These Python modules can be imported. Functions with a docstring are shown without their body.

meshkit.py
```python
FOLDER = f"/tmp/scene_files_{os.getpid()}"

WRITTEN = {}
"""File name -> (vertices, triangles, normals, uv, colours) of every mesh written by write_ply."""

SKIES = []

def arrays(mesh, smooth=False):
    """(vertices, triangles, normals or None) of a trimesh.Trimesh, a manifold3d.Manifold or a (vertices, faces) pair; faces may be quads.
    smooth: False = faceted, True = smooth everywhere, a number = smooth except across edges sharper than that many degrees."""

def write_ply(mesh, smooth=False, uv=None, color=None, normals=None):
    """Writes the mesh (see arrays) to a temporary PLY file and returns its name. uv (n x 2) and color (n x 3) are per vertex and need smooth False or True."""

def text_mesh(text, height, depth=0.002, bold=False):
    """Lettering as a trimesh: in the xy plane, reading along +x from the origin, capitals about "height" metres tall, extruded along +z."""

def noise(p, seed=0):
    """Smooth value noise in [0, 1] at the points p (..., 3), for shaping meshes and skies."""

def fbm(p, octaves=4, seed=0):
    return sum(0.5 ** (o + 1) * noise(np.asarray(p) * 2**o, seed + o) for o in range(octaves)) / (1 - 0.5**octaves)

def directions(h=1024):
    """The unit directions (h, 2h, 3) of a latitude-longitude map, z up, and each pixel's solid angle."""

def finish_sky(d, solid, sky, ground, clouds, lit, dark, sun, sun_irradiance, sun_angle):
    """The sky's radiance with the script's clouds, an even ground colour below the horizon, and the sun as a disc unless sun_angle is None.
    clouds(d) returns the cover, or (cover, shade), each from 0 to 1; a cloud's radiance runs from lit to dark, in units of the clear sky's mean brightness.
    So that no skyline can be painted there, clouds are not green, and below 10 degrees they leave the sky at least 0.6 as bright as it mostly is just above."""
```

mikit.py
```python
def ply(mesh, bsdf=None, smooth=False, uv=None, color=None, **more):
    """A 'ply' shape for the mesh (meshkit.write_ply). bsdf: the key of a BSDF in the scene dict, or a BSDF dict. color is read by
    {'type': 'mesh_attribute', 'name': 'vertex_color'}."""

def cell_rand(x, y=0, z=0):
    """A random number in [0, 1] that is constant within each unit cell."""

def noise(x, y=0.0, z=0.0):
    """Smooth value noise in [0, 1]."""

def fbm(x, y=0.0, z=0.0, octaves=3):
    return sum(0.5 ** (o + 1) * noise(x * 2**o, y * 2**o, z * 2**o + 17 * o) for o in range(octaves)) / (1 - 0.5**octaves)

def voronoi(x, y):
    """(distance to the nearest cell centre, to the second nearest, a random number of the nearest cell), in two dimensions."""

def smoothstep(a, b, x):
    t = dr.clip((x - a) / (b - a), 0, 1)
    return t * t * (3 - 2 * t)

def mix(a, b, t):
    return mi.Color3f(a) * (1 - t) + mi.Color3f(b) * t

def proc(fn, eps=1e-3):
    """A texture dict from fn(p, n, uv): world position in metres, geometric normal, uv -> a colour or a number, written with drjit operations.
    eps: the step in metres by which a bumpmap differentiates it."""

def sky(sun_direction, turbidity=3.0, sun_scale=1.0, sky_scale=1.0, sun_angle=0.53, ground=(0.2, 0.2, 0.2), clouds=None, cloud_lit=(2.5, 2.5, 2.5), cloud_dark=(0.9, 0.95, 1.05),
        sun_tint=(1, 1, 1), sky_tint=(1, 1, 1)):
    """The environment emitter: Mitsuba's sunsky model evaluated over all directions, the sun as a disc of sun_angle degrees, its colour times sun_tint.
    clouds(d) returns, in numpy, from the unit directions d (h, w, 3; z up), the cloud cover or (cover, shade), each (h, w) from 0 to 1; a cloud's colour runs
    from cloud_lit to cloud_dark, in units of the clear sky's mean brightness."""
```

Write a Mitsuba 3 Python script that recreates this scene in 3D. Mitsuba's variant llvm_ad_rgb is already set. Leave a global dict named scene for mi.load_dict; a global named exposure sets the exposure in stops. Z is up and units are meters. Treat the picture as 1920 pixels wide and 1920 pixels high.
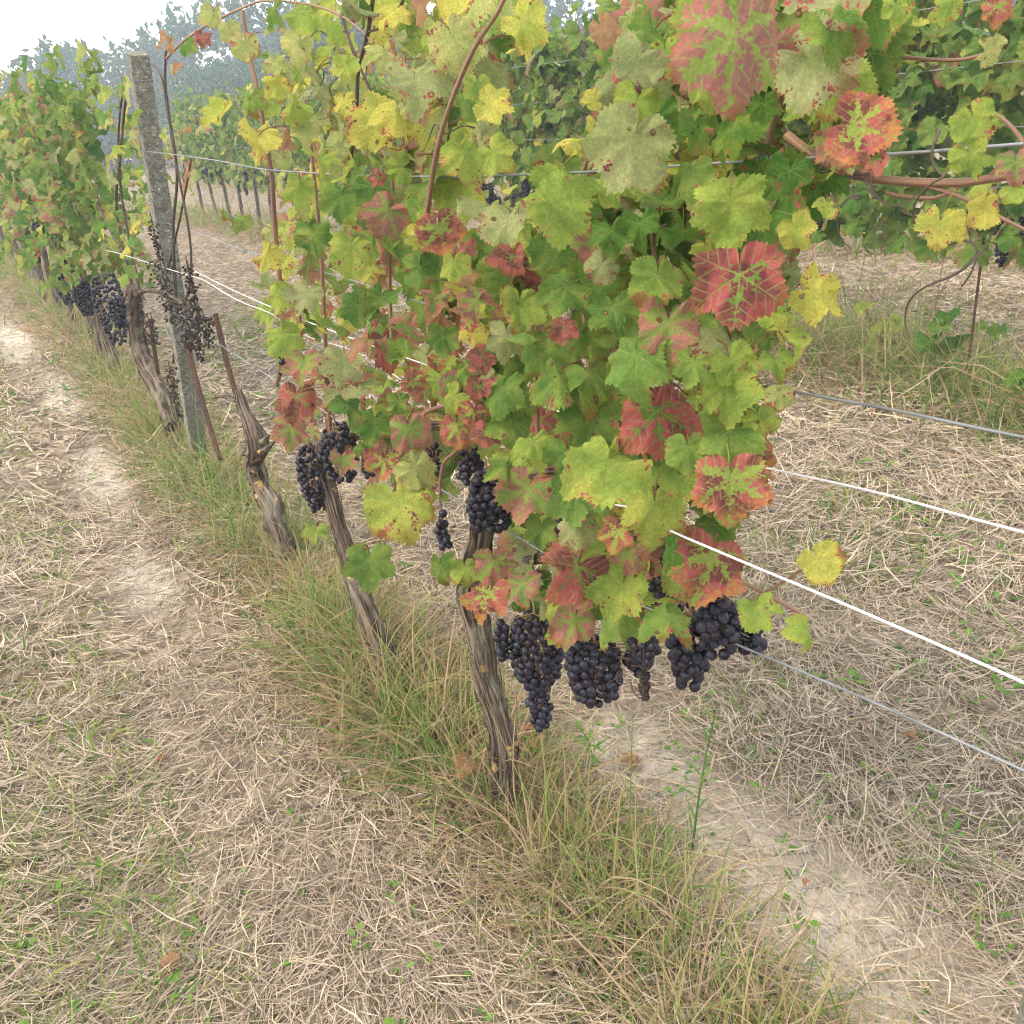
import math, random
import numpy as np, trimesh, mitsuba as mi, drjit as dr
import mikit, meshkit
from mikit import proc, noise, fbm, voronoi, cell_rand, smoothstep, mix

scene, labels = {}, {}
T = mi.ScalarTransform4f

# ------------------------------------------------------------------ camera, sky, exposure
F_PX, PITCH, ROLL, EYE = 1742.0, math.radians(23.4), math.radians(-4.56), np.array([0, 0, 1.4])
FWD = np.array([0, math.cos(PITCH), -math.sin(PITCH)])
_u0, _r0 = np.array([0, math.sin(PITCH), math.cos(PITCH)]), np.array([1.0, 0, 0])
RIGHT = _r0 * math.cos(ROLL) + _u0 * math.sin(ROLL)
UPV = -_r0 * math.sin(ROLL) + _u0 * math.cos(ROLL)
scene['camera'] = {'type': 'perspective', 'fov': 2 * math.degrees(math.atan(960 / F_PX)), 'fov_axis': 'x', 'near_clip': 0.02, 'far_clip': 1000.0,
                   'to_world': T().look_at(origin=EYE.tolist(), target=(EYE + FWD).tolist(), up=UPV.tolist()),
                   'medium': {'type': 'ref', 'id': 'haze_air'}}
scene['haze_air'] = {'type': 'homogeneous', 'albedo': {'type': 'rgb', 'value': [0.95, 0.95, 0.95]}, 'sigma_t': {'type': 'rgb', 'value': [0.0042, 0.0048, 0.0060]}}
scene['sky'] = mikit.sky((-0.62, -0.22, 0.75), turbidity=4, sun_scale=0.30, sun_angle=26, clouds=lambda d: 1.0, cloud_lit=(2.3, 2.33, 2.4), ground=(0.3, 0.27, 0.2))
exposure = 3.18

# ------------------------------------------------------------------ the place: the near vine row is a straight line; s runs along it (away), o across it (to the right), z up
PHI, C_ROW = math.radians(29.04), 0.712
NV, DV = np.array([math.cos(PHI), math.sin(PHI)]), np.array([-math.sin(PHI), math.cos(PHI)])
ROW_GAP = 3.25
RNG = np.random.default_rng(7)


def P(s, o, z):
    s, o, z = np.broadcast_arrays(np.asarray(s, float), o, z)
    return np.stack([NV[0] * (C_ROW + o) + DV[0] * s, NV[1] * (C_ROW + o) + DV[1] * s, z], -1)


def ray(px, py):
    return FWD + RIGHT * (px - 960) / F_PX - UPV * (py - 960) / F_PX


def on_row(px, py, o=0.0):          # the point of the upright plane o metres behind the row's line that is seen at this pixel of the photograph
    d = ray(px, py)
    return EYE + d * (C_ROW + o) / (d[:2] @ NV)


def on_ground(px, py, z=0.0):
    d = ray(px, py)
    return EYE + d * (z - EYE[2]) / d[2]


def so(p):
    p = np.asarray(p, float)
    return p[..., :2] @ DV, p[..., :2] @ NV - C_ROW


def depth(p):
    return float((np.asarray(p) - EYE) @ FWD)


def project(p):
    q = np.asarray(p, float) - EYE
    z = q @ FWD
    return 960 + F_PX * (q @ RIGHT) / z, 960 - F_PX * (q @ UPV) / z, z


def unit(v):
    v = np.asarray(v, float)
    return v / (np.linalg.norm(v, axis=-1, keepdims=True) + 1e-12)


TO_CAM = np.array([-NV[0], -NV[1], 0.0])   # the side of the row that the photographer stands on
UP = np.array([0, 0, 1.0])

_count = {}


def key(name, parent=None):
    base = f'{parent}__{name}' if parent else name
    n = _count.get(base, 0)
    _count[base] = n + 1
    return base if n == 0 else f'{base}_{n:03d}'


def tag(k, label=None, category=None, group=None, kind=None):
    labels[k] = {a: b for a, b in (('label', label), ('category', category), ('group', group), ('kind', kind)) if b}


def put(name, mesh, bsdf, parent=None, smooth=False, uv=None, **tags):
    k = key(name, parent)
    scene[k] = mikit.ply(mesh, bsdf, smooth=smooth, uv=uv)
    if tags:
        tag(k, **tags)
    return k


class Pile:                                  # collects pieces into one mesh with uv
    def __init__(self):
        self.v, self.f, self.uv, self.n = [], [], [], 0

    def add(self, v, f, uv):
        self.v.append(v); self.f.append(np.asarray(f) + self.n); self.uv.append(uv); self.n += len(v)

    def mesh(self):
        return (np.vstack(self.v), np.vstack(self.f)), np.vstack(self.uv)

    def put(self, name, bsdf, parent=None, smooth=False, **tags):
        if self.n:
            m, uv = self.mesh()
            return put(name, m, bsdf, parent, smooth, uv, **tags)


# ------------------------------------------------------------------ materials
def rgb(*c):
    return {'type': 'rgb', 'value': list(c)}


CLS = {'G': 0, 'D': 1, 'L': 2, 'Y': 3, 'W': 4, 'P': 5, 'M': 6, 'R': 7, 'O': 8, 'B': 9, 'petiole': 15}
#        G     D     L     Y     W     P     M     R     O     B
YELLOW = [.17, .04, .52, .90, .66, .36, .40, .26, .62, .60]
REDDEN = [.06, .04, .10, .08, .10, .18, .71, 1.08, .84, .30]
PALER = [.06, .00, .05, .05, .45, .60, .15, .04, .10, .35]


def leaf_colour(p, n, uv):
    seed, cls = dr.floor(uv.x), dr.floor(uv.y)
    x, y = (uv.x - seed - 0.5) * 2.8, (uv.y - cls - 0.5) * 2.8

    def pick(vals):
        r = mi.Float(0)
        for i, v in enumerate(vals):
            r = dr.select(dr.abs(cls - i) < 0.5, v, r)
        return r
    h1, h2, h3 = cell_rand(seed, 3, cls), cell_rand(seed, 5, cls), cell_rand(seed, 9, cls)
    r = dr.sqrt(x * x + y * y)
    ang = dr.atan2(dr.abs(x), y)
    a0 = dr.select(ang < 0.475, 0.0, dr.select(ang < 1.45, 0.95, 1.95))
    along, dv = r * dr.cos(ang - a0), dr.abs(r * dr.sin(ang - a0))
    vein = 1 - smoothstep(0.004, 0.020, dv + 0.010 * r)
    q = (along - 0.7 * dv) * 5.5 + h1
    sv = (1 - smoothstep(0.03, 0.13, dr.abs(q - dr.floor(q) - 0.5))) * smoothstep(0.0, 0.05, dv)
    net = smoothstep(0.0, 0.20, dv) * (1 - 0.55 * sv)
    n1 = fbm(x * 1.9 + seed * 3.7, y * 1.9, seed * 1.3, octaves=2)
    n2 = fbm(x * 11 + seed * 1.7, y * 11, seed, octaves=2)
    n3 = noise(x * 26, y * 26, seed)
    yel = dr.clip(pick(YELLOW) + (n1 - 0.5) * 0.7 + (h1 - 0.5) * 0.22 + (r - 0.6) * 0.20 - vein * 0.0, 0, 1)
    green = mix((0.072, 0.185, 0.036), (0.150, 0.285, 0.060), h2)
    lime, gold = mi.Color3f(0.315, 0.43, 0.082), mi.Color3f(0.63, 0.59, 0.125)
    c = dr.select(yel < 0.5, mix(green, lime, yel * 2), mix(lime, gold, yel * 2 - 1))
    c = mix(c, (0.44, 0.44, 0.26), pick(PALER) * (0.5 + n1))
    c = c * (0.82 + 0.36 * n2) * (0.92 + 0.16 * n3)
    red = pick(REDDEN) + (h3 - 0.5) * 0.16
    m = n1 * 0.66 + net * 0.36 + smoothstep(0.1, 1.0, r) * 0.22 + (n2 - 0.5) * 0.62 + (n3 - 0.5) * 0.34
    rm = smoothstep(0.99 - red * 0.72, 1.15 - red * 0.72, m)
    crimson = mix((0.46, 0.085, 0.13), (0.21, 0.035, 0.075), smoothstep(0.42, 0.62, noise(x * 3.1 + 7, y * 3.1, seed)))
    rose = mix(crimson, (0.52, 0.27, 0.25), dr.select(dr.abs(cls - 6) < 0.5, 0.45, 0.0))
    orange = smoothstep(0.55, 0.95, r + (n2 - 0.5) * 0.5) * dr.select(dr.abs(cls - 8) < 0.5, 0.70, 0.22)
    c = mix(c, mix(rose, (0.66, 0.27, 0.09), orange), rm * (0.80 + 0.18 * n3))
    e1, e2, _w = voronoi(x * 13, y * 13 + seed)
    tert = 1 - smoothstep(0.0, 0.16, e2 - e1)
    c = c * (1 - 0.16 * smoothstep(0.1, 0.5, e1)) 
    c = mix(c, (0.30, 0.34, 0.12), dr.maximum(dr.maximum(vein * (0.55 + 0.3 * rm), sv * (0.14 + 0.36 * rm)), tert * (0.08 + 0.14 * rm)))
    d1, d2, w = voronoi(x * 2.6 + h1 * 31, y * 2.6 + seed * 0.37)
    big = 0.5 + 1.2 * cell_rand(w * 999, 2, 2)
    spot = (1 - smoothstep(0.08 * big, 0.17 * big, d1 + 0.12 * (n2 - 0.5))) * dr.select(w > 0.885, 1.0, 0.0)
    core = (1 - smoothstep(0.03 * big, 0.09 * big, d1)) * dr.select(w > 0.93, 1.0, 0.0)
    fleck = smoothstep(0.82, 0.90, noise(x * 23 + 31, y * 23, seed + 2) * 0.8 + 0.2 * n2) * 0.5 * smoothstep(0.3, 0.8, h3)
    c = mix(c, (0.20, 0.06, 0.04), fleck)
    c = mix(mix(c, (0.13, 0.035, 0.025), spot * 0.8), (0.36, 0.24, 0.15), core)
    edge = smoothstep(0.80, 1.02, r + (n1 - 0.5) * 0.9) * dr.select(h2 > 0.62, 0.7, 0.0)
    c = mix(c, (0.22, 0.10, 0.04), edge)
    dry = mix((0.30, 0.16, 0.08), (0.44, 0.29, 0.17), n1) * (0.75 + 0.5 * n2)
    c = dr.select(dr.abs(cls - 9) < 0.5, dry, c)
    stalk = mix((0.32, 0.13, 0.10), (0.34, 0.34, 0.11), smoothstep(0.30, 0.65, h1))
    return dr.select(cls > 14.5, stalk, c)


scene['leaf_matter'] = {'type': 'principledthin', 'base_color': proc(leaf_colour), 'roughness': 0.42, 'spec_trans': 0.0, 'diff_trans': 0.95, 'eta': 1.4}


def straw_colour(p, n, uv):
    h, g = cell_rand(uv.x * 9973, 1, 1), cell_rand(uv.x * 9973, 2, 5)
    c = mix((0.33, 0.265, 0.195), (0.55, 0.465, 0.36), h)
    c = mix(c, (0.30, 0.265, 0.22), smoothstep(0.55, 1.0, g))
    return c * (0.85 + 0.3 * noise(uv.y * 7, uv.x * 300))


scene['straw_matter'] = {'type': 'twosided', 'bsdf': {'type': 'diffuse', 'reflectance': proc(straw_colour)}}


def grass_colour(p, n, uv):
    # uv.x: whole part 0 = green blade, 1 = yellowing blade, 2 = dry blade; fraction picks the blade's tone
    kind, h = dr.floor(uv.x), cell_rand(uv.x * 9973, 1, 3)
    g = mix((0.10, 0.205, 0.045), (0.26, 0.38, 0.105), h)
    yl = mix((0.28, 0.31, 0.10), (0.48, 0.43, 0.20), h)
    dry = mix((0.27, 0.18, 0.11), (0.60, 0.47, 0.32), h)
    c = dr.select(kind < 0.5, g, dr.select(kind < 1.5, yl, dry))
    tip = smoothstep(0.55, 1.0, uv.y + 0.3 * (h - 0.5))
    return mix(c, (0.50, 0.40, 0.23), tip * dr.select(kind < 1.5, 0.65, 0.25))


scene['grass_matter'] = {'type': 'principledthin', 'base_color': proc(grass_colour), 'roughness': 0.6, 'spec_trans': 0.0, 'diff_trans': 1.0, 'eta': 1.35}


def weed_colour(p, n, uv):
    h = cell_rand(uv.x * 9973, 1, 3)
    c = mix((0.10, 0.21, 0.05), (0.19, 0.34, 0.075), h)
    return c * (0.85 + 0.3 * noise(p.x * 300, p.y * 300))


scene['weed_matter'] = {'type': 'principledthin', 'base_color': proc(weed_colour), 'roughness': 0.5, 'spec_trans': 0.0, 'diff_trans': 0.7, 'eta': 1.4}


bare_spots = [(on_ground(1500, 1660)[:2], .34, .17), (on_ground(1560, 1790)[:2], .22, .14), (on_ground(270, 1085)[:2], .28, .09), (on_ground(110, 730)[:2], .7, .12), (on_ground(190, 880)[:2], .5, .12),
              (on_ground(1200, 1400)[:2], .25, .12), (on_ground(30, 640)[:2], 1.0, .13)]


def soil_colour(p, n, uv):
    a = fbm(p.x * 1.7, p.y * 1.7, 0.0, octaves=3)
    b = fbm(p.x * 26, p.y * 26, 3.0, octaves=3)
    d1, d2, w = voronoi(p.x * 15 + b * 1.2, p.y * 15 + a)
    crack = 1 - smoothstep(0.01, 0.09, d2 - d1)
    c = mix((0.34, 0.305, 0.25), (0.52, 0.48, 0.415), smoothstep(0.3, 0.7, a * 0.5 + b * 0.5))
    c = c * (0.86 + 0.28 * noise(p.x * 160, p.y * 160))
    c = mix(c, c * 0.42, crack * 0.85)
    open_ = mi.Float(0)
    for (cx, cy), rs, ro in bare_spots:
        ax_, ay_ = p.x - float(cx), p.y - float(cy)
        e = dr.sqrt(dr.square((ax_ * float(DV[0]) + ay_ * float(DV[1])) / rs) + dr.square((ax_ * float(NV[0]) + ay_ * float(NV[1])) / ro))
        open_ = dr.maximum(open_, 1 - smoothstep(0.6, 1.5, e + (b - 0.5) * 1.2))
    damp = mix((0.15, 0.12, 0.092), (0.30, 0.25, 0.19), smoothstep(0.3, 0.75, b)) * (0.8 + 0.4 * a)      # humus and rotted straw under the thatch
    return mix(damp, c, open_)


scene['soil_matter'] = {'type': 'diffuse', 'reflectance': proc(soil_colour)}


scene['bark_shred_matter'] = {'type': 'twosided', 'bsdf': {'type': 'diffuse', 'reflectance': proc(lambda p, n, uv: mix((0.05, 0.04, 0.032), (0.26, 0.215, 0.175), noise(uv.x * 50, uv.y * 60)))}}
LICHEN = [(on_row(942, 1415, -.03), .020), (on_row(957, 1530, -.03), .022), (on_row(945, 1565, -.03), .015), (on_row(914, 1292, -.03), .012), (on_row(482, 905, -.02), .022), (on_row(508, 935, -.02), .012)]


def bark_colour(p, n, uv):
    st = noise(uv.x * 34, uv.y * 9) * 0.6 + noise(uv.x * 90, uv.y * 22) * 0.4
    c = mix((0.042, 0.033, 0.026), (0.205, 0.165, 0.13), smoothstep(0.25, 0.8, st))
    c = mix(c, (0.22, 0.225, 0.17), smoothstep(0.5, 0.75, fbm(p.x * 22, p.y * 22, p.z * 12)) * 0.55)
    patch = mi.Float(0)
    for q_, r_ in LICHEN:
        dd = dr.sqrt(dr.square(p.x - float(q_[0])) + dr.square(p.y - float(q_[1])) + dr.square(p.z - float(q_[2])))
        patch = dr.maximum(patch, 1 - smoothstep(0.5 * r_, 1.3 * r_, dd + (noise(p.x * 140, p.y * 140, p.z * 140) - 0.5) * r_ * 1.3))
    li = fbm(p.x * 24 + 3, p.y * 24, p.z * 24) + 0.12 * noise(p.x * 130, p.y * 130, p.z * 130)
    c = mix(c, mix((0.42, 0.22, 0.05), (0.50, 0.40, 0.22), noise(p.x * 300, p.y * 300, p.z * 300)), dr.maximum(smoothstep(0.77, 0.82, li), patch) * (0.45 + 0.5 * noise(p.x * 190, p.y * 190, p.z * 190)))
    return c


scene['bark_matter'] = {'type': 'diffuse', 'reflectance': proc(bark_colour)}


def cane_colour(p, n, uv):
    st = noise(uv.x * 20, uv.y * 30)
    c = mix((0.17, 0.095, 0.07), (0.29, 0.18, 0.125), st)
    return mix(c, (0.30, 0.29, 0.10), smoothstep(0.55, 0.8, noise(p.x * 5, p.y * 5, p.z * 5)) * 0.5)


scene['cane_matter'] = {'type': 'principled', 'base_color': proc(cane_colour), 'roughness': 0.55, 'specular': 0.3}
scene['dead_cane_matter'] = {'type': 'diffuse', 'reflectance': proc(lambda p, n, uv: mix((0.06, 0.05, 0.045), (0.17, 0.14, 0.12), noise(uv.x * 14, uv.y * 40)))}


def berry_colour(p, n, uv):
    bl = fbm(p.x * 95, p.y * 95, p.z * 95) * 0.7 + 0.3 * noise(p.x * 420, p.y * 420, p.z * 420)
    t = cell_rand(p.x * 45, p.y * 45, p.z * 45)
    c = mix((0.008, 0.010, 0.018), (0.018, 0.009, 0.018), t)
    return mix(c, (0.050, 0.068, 0.105), smoothstep(0.40, 0.82, bl) * 0.72)


scene['berry_matter'] = {'type': 'principled', 'base_color': proc(berry_colour), 'roughness': 0.40, 'specular': 0.32}
scene['raisin_matter'] = {'type': 'diffuse', 'reflectance': proc(lambda p, n, uv: mix((0.02, 0.017, 0.02), (0.085, 0.068, 0.06), noise(p.x * 200, p.y * 200, p.z * 200)))}
scene['galvanised_matter'] = {'type': 'principled', 'base_color': proc(lambda p, n, uv: mix((0.13, 0.15, 0.165), (0.32, 0.35, 0.375), noise(p.x * 30, p.y * 30, p.z * 90))), 'metallic': 0.35, 'roughness': 0.42}
scene['plastic_wire_matter'] = {'type': 'principled', 'base_color': rgb(0.66, 0.66, 0.69), 'roughness': 0.35}
scene['rust_matter'] = {'type': 'diffuse', 'reflectance': proc(lambda p, n, uv: mix((0.07, 0.046, 0.038), (0.155, 0.088, 0.064), fbm(p.x * 120, p.y * 120, p.z * 50)))}


def concrete_colour(p, n, uv):
    b = noise(p.x * 240, p.y * 240, p.z * 240) * 0.5 + fbm(p.x * 60, p.y * 60, p.z * 60) * 0.5
    c = mix((0.10, 0.10, 0.088), (0.30, 0.295, 0.265), smoothstep(0.25, 0.75, b))
    c = mix(c, (0.60, 0.59, 0.56), smoothstep(0.80, 0.86, noise(p.x * 130, p.y * 130, p.z * 130)))
    return mix(c, (0.16, 0.17, 0.13), smoothstep(0.42, 0.68, fbm(p.x * 14, p.y * 14, p.z * 5)) * 0.65)


scene['concrete_matter'] = {'type': 'diffuse', 'reflectance': proc(concrete_colour)}


def tree_colour(p, n, uv):
    h = cell_rand(uv.x * 9973, 4, 4)
    c = mix((0.030, 0.085, 0.040), (0.065, 0.145, 0.068), h)
    return mix(c, (0.15, 0.16, 0.05), smoothstep(0.75, 1.0, uv.y) * 0.4)


scene['tree_leaf_matter'] = {'type': 'principledthin', 'base_color': proc(tree_colour), 'roughness': 0.6, 'spec_trans': 0.0, 'diff_trans': 0.7, 'eta': 1.35}

# ------------------------------------------------------------------ ground



def bareness(xy):                      # 1 where the soil lies open, long patches along the row
    b = np.zeros(len(xy))
    for c, rs, ro in bare_spots:
        d = xy - c
        e = np.sqrt((d @ DV / rs) ** 2 + (d @ NV / ro) ** 2)
        b = np.maximum(b, np.clip(1.35 - e, 0, 1))
    nz = meshkit.fbm(np.c_[xy * 7, np.zeros(len(xy))], 3, 4)
    return np.clip(b * (0.5 + nz) * 1.4 - 0.1, 0, 1)


def height(xy):
    o = xy @ NV - C_ROW
    r = np.linalg.norm(xy, axis=1)
    n1 = meshkit.fbm(np.c_[xy * 1.1, np.zeros(len(xy))], 3, 1) - 0.5
    n2 = meshkit.fbm(np.c_[xy * 9, np.zeros(len(xy))], 3, 2) - 0.5
    mound = 0.035 * np.exp(-(((o + ROW_GAP / 2) % ROW_GAP - ROW_GAP / 2) / 0.33) ** 2)
    return (0.06 * n1 + 0.028 * n2) * np.clip(18 / np.maximum(r, 1), 0, 1) + mound - 0.02


def axis(fine0, fine1, step, far0, far1):
    mid = np.arange(fine0, fine1, step)
    out = fine1 + np.cumsum(step * 1.16 ** np.arange(1, 60))
    lo = fine0 - np.cumsum(step * 1.16 ** np.arange(1, 60))
    return np.r_[far0, lo[lo > far0 + 3][::-1], mid, out[out < far1 - 3], far1]


gx, gy = axis(-3.2, 3.2, 0.03, -100, 100), axis(0.5, 5.5, 0.03, -60, 140)
X, Y = np.meshgrid(gx, gy)
xy = np.c_[X.ravel(), Y.ravel()]
i = np.arange(len(xy)).reshape(X.shape)
quads = np.stack([i[:-1, :-1], i[:-1, 1:], i[1:, 1:], i[1:, :-1]], -1).reshape(-1, 4)
put('ground', (np.c_[xy, height(xy)], quads), 'soil_matter', smooth=True, kind='structure')


# ------------------------------------------------------------------ ribbons: blades of grass and straw, all at once
def ribbons(base, heading, pitch0, bend, length, width, seg, tone, rng, twist=0.0):
    """base (n,3); each blade leaves its base with azimuth heading and elevation pitch0, which falls by bend over its length."""
    n = len(base)
    a = pitch0[:, None] - bend[:, None] * (np.arange(seg) + 0.5) / seg
    az = heading[:, None] + twist * (np.arange(seg) / seg) * rng.normal(0, 1, n)[:, None]
    step = np.stack([np.cos(a) * np.cos(az), np.cos(a) * np.sin(az), np.sin(a)], -1) * (length / seg)[:, None, None]
    pts = np.concatenate([base[:, None], base[:, None] + np.cumsum(step, 1)], 1)
    roll = rng.uniform(0, np.pi, n)
    side = np.stack([-np.sin(heading) * np.cos(roll) , np.cos(heading) * np.cos(roll), np.sin(roll) * 0.7], -1)
    side = unit(side)
    w = width[:, None] * np.r_[np.linspace(0.8, 1, seg // 2 + 1), np.linspace(1, 0.25, seg - seg // 2 + 1)[1:]][None] / 2
    v = np.stack([pts - side[:, None] * w[..., None], pts + side[:, None] * w[..., None]], 2).reshape(-1, 3)
    uv = np.stack([np.repeat(tone, (seg + 1) * 2), np.tile(np.repeat(np.arange(seg + 1) / seg, 2), n)], -1)
    q = np.arange(seg)[:, None] * 2 + np.array([0, 1, 3, 2])
    f = (np.arange(n)[:, None, None] * (seg + 1) * 2 + q[None]).reshape(-1, 4)
    f = np.vstack([f[:, [0, 1, 2]], f[:, [0, 2, 3]]])
    return v, f, uv


def in_view(p, margin=120):
    x, y, z = project(p)
    return (z > 0.3) & (x > -margin) & (x < 1920 + margin) & (y < 1920 + margin) & (y > -margin)


def scatter_ground(n_per_m2, r0, r1, rng, margin=120):
    half = r1
    n = int(n_per_m2 * (2 * half) * half)
    out = []
    for k in range(0, n, 400_000):
        m = min(400_000, n - k)
        q = np.c_[rng.uniform(-half, half, m), rng.uniform(0.3, half, m)]
        r = np.linalg.norm(q, axis=1)
        q = q[(r > r0) & (r <= r1)]
        out.append(q[in_view(np.c_[q, np.zeros(len(q))], margin)])
    return np.vstack(out)


straw = Pile()
for r0, r1, dens, wid, seg in ((0.6, 1.6, 23000, .0023, 2), (1.6, 2.6, 14000, .0028, 2), (2.6, 4.2, 5200, .0042, 2), (4.2, 7.5, 1500, .009, 2), (7.5, 14, 420, .011, 1)):
    rng = np.random.default_rng(int(r0 * 100))
    q = scatter_ground(dens, r0, r1, rng)
    # thatch lies in swathes: thicker and thinner streaks
    den = 0.35 + 0.9 * meshkit.fbm(np.c_[q * 3.1, np.zeros(len(q))], 3, 11)
    keep = rng.uniform(0, 1, len(q)) < den * (1 - 0.72 * bareness(q))
    q = q[keep]
    n = len(q)
    heap = meshkit.fbm(np.c_[q * 5, np.zeros(n)], 3, 12)
    lift = 0.012 + np.clip(heap - 0.35, 0, 1) * 0.13
    z = height(q) + 0.002 + lift * rng.uniform(0.0, 1, n)
    swath = meshkit.noise(np.c_[q * 1.6, np.zeros(n)], 13) * 6.28
    heading = np.where(rng.uniform(0, 1, n) < 0.35, swath + rng.normal(0, .45, n), rng.uniform(0, 6.283, n))
    L = rng.gamma(2.3, 0.019, n) * (1 + 0.5 * (r0 > 2)) + 0.02
    straw.add(*ribbons(np.c_[q, z], heading, rng.normal(0.06, 0.20, n), rng.normal(0.08, 0.35, n), L, wid * rng.uniform(.55, 1.25, n), seg, rng.uniform(0, 1, n), rng, 0.5))
straw.put('dry_straw', 'straw_matter', kind='stuff', label='pale mown dry grass lying as thatch over both alleys', category='straw')

# ------------------------------------------------------------------ standing grass along the rows
grass = Pile()


def grass_strip(o0, half, s0, s1, n, hmax, seg, wid, rng, dry=.55):
    s = rng.uniform(s0, s1, n)
    o = o0 + np.clip(rng.normal(0, 0.55, n), -1.6, 1.6) * half
    # tufts
    ts = np.round(s / 0.09) * 0.09
    pull = rng.uniform(0, 1, n) ** 0.5 * 0.45
    s = s + (ts + 0.05 * np.sin(ts * 77) - s) * pull
    xy = P(s, o, 0)[:, :2]
    tall = meshkit.fbm(np.c_[xy * 2.2, np.zeros(n)], 3, 21)
    keep = in_view(np.c_[xy, np.full(n, .1)], 260) & (rng.uniform(0, 1, n) < 0.25 + 1.2 * tall) & (rng.uniform(0, 1, n) > 0.85 * bareness(xy))
    xy, tall, o = xy[keep], tall[keep], o[keep]
    n = len(xy)
    greenish = meshkit.fbm(np.c_[xy * 2.9, np.zeros(n)], 3, 22)
    k = rng.uniform(0, 1, n) + (greenish - .5) * 0.9
    kind = np.where(k > dry + .06, 0, np.where(k > dry - .05, 1, 2))
    edge = np.clip(1.25 - np.abs(o - o0) / (half * 1.1), 0.35, 1)
    L = hmax * rng.gamma(4, 0.13, n) * (0.55 + 0.9 * tall) * edge
    for foot_ in (on_ground(966, 1600), on_ground(548, 1090)):      # trodden short before the two nearest trunks
        d_ = np.linalg.norm(xy - (foot_[:2] - NV * .07 - DV * .04), axis=1)
        L = L * (1 - .40 * np.clip(1.25 - d_ / .10, 0, 1))
    out = np.arctan2(NV[1], NV[0]) + np.where(o < o0, np.pi, 0)
    heading = out + rng.normal(0, 2.0, n)
    p0 = np.where(kind == 2, rng.normal(0.85, 0.4, n), rng.normal(1.15, 0.28, n))
    bend = np.where(kind == 2, rng.normal(1.1, .6, n), rng.normal(0.7, 0.4, n))
    base = np.c_[xy, height(xy) - 0.005]
    return ribbons(base, heading, p0, bend, L, wid * rng.uniform(.6, 1.3, n), seg, kind + rng.uniform(0.02, .98, n), rng, 0.35)


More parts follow.
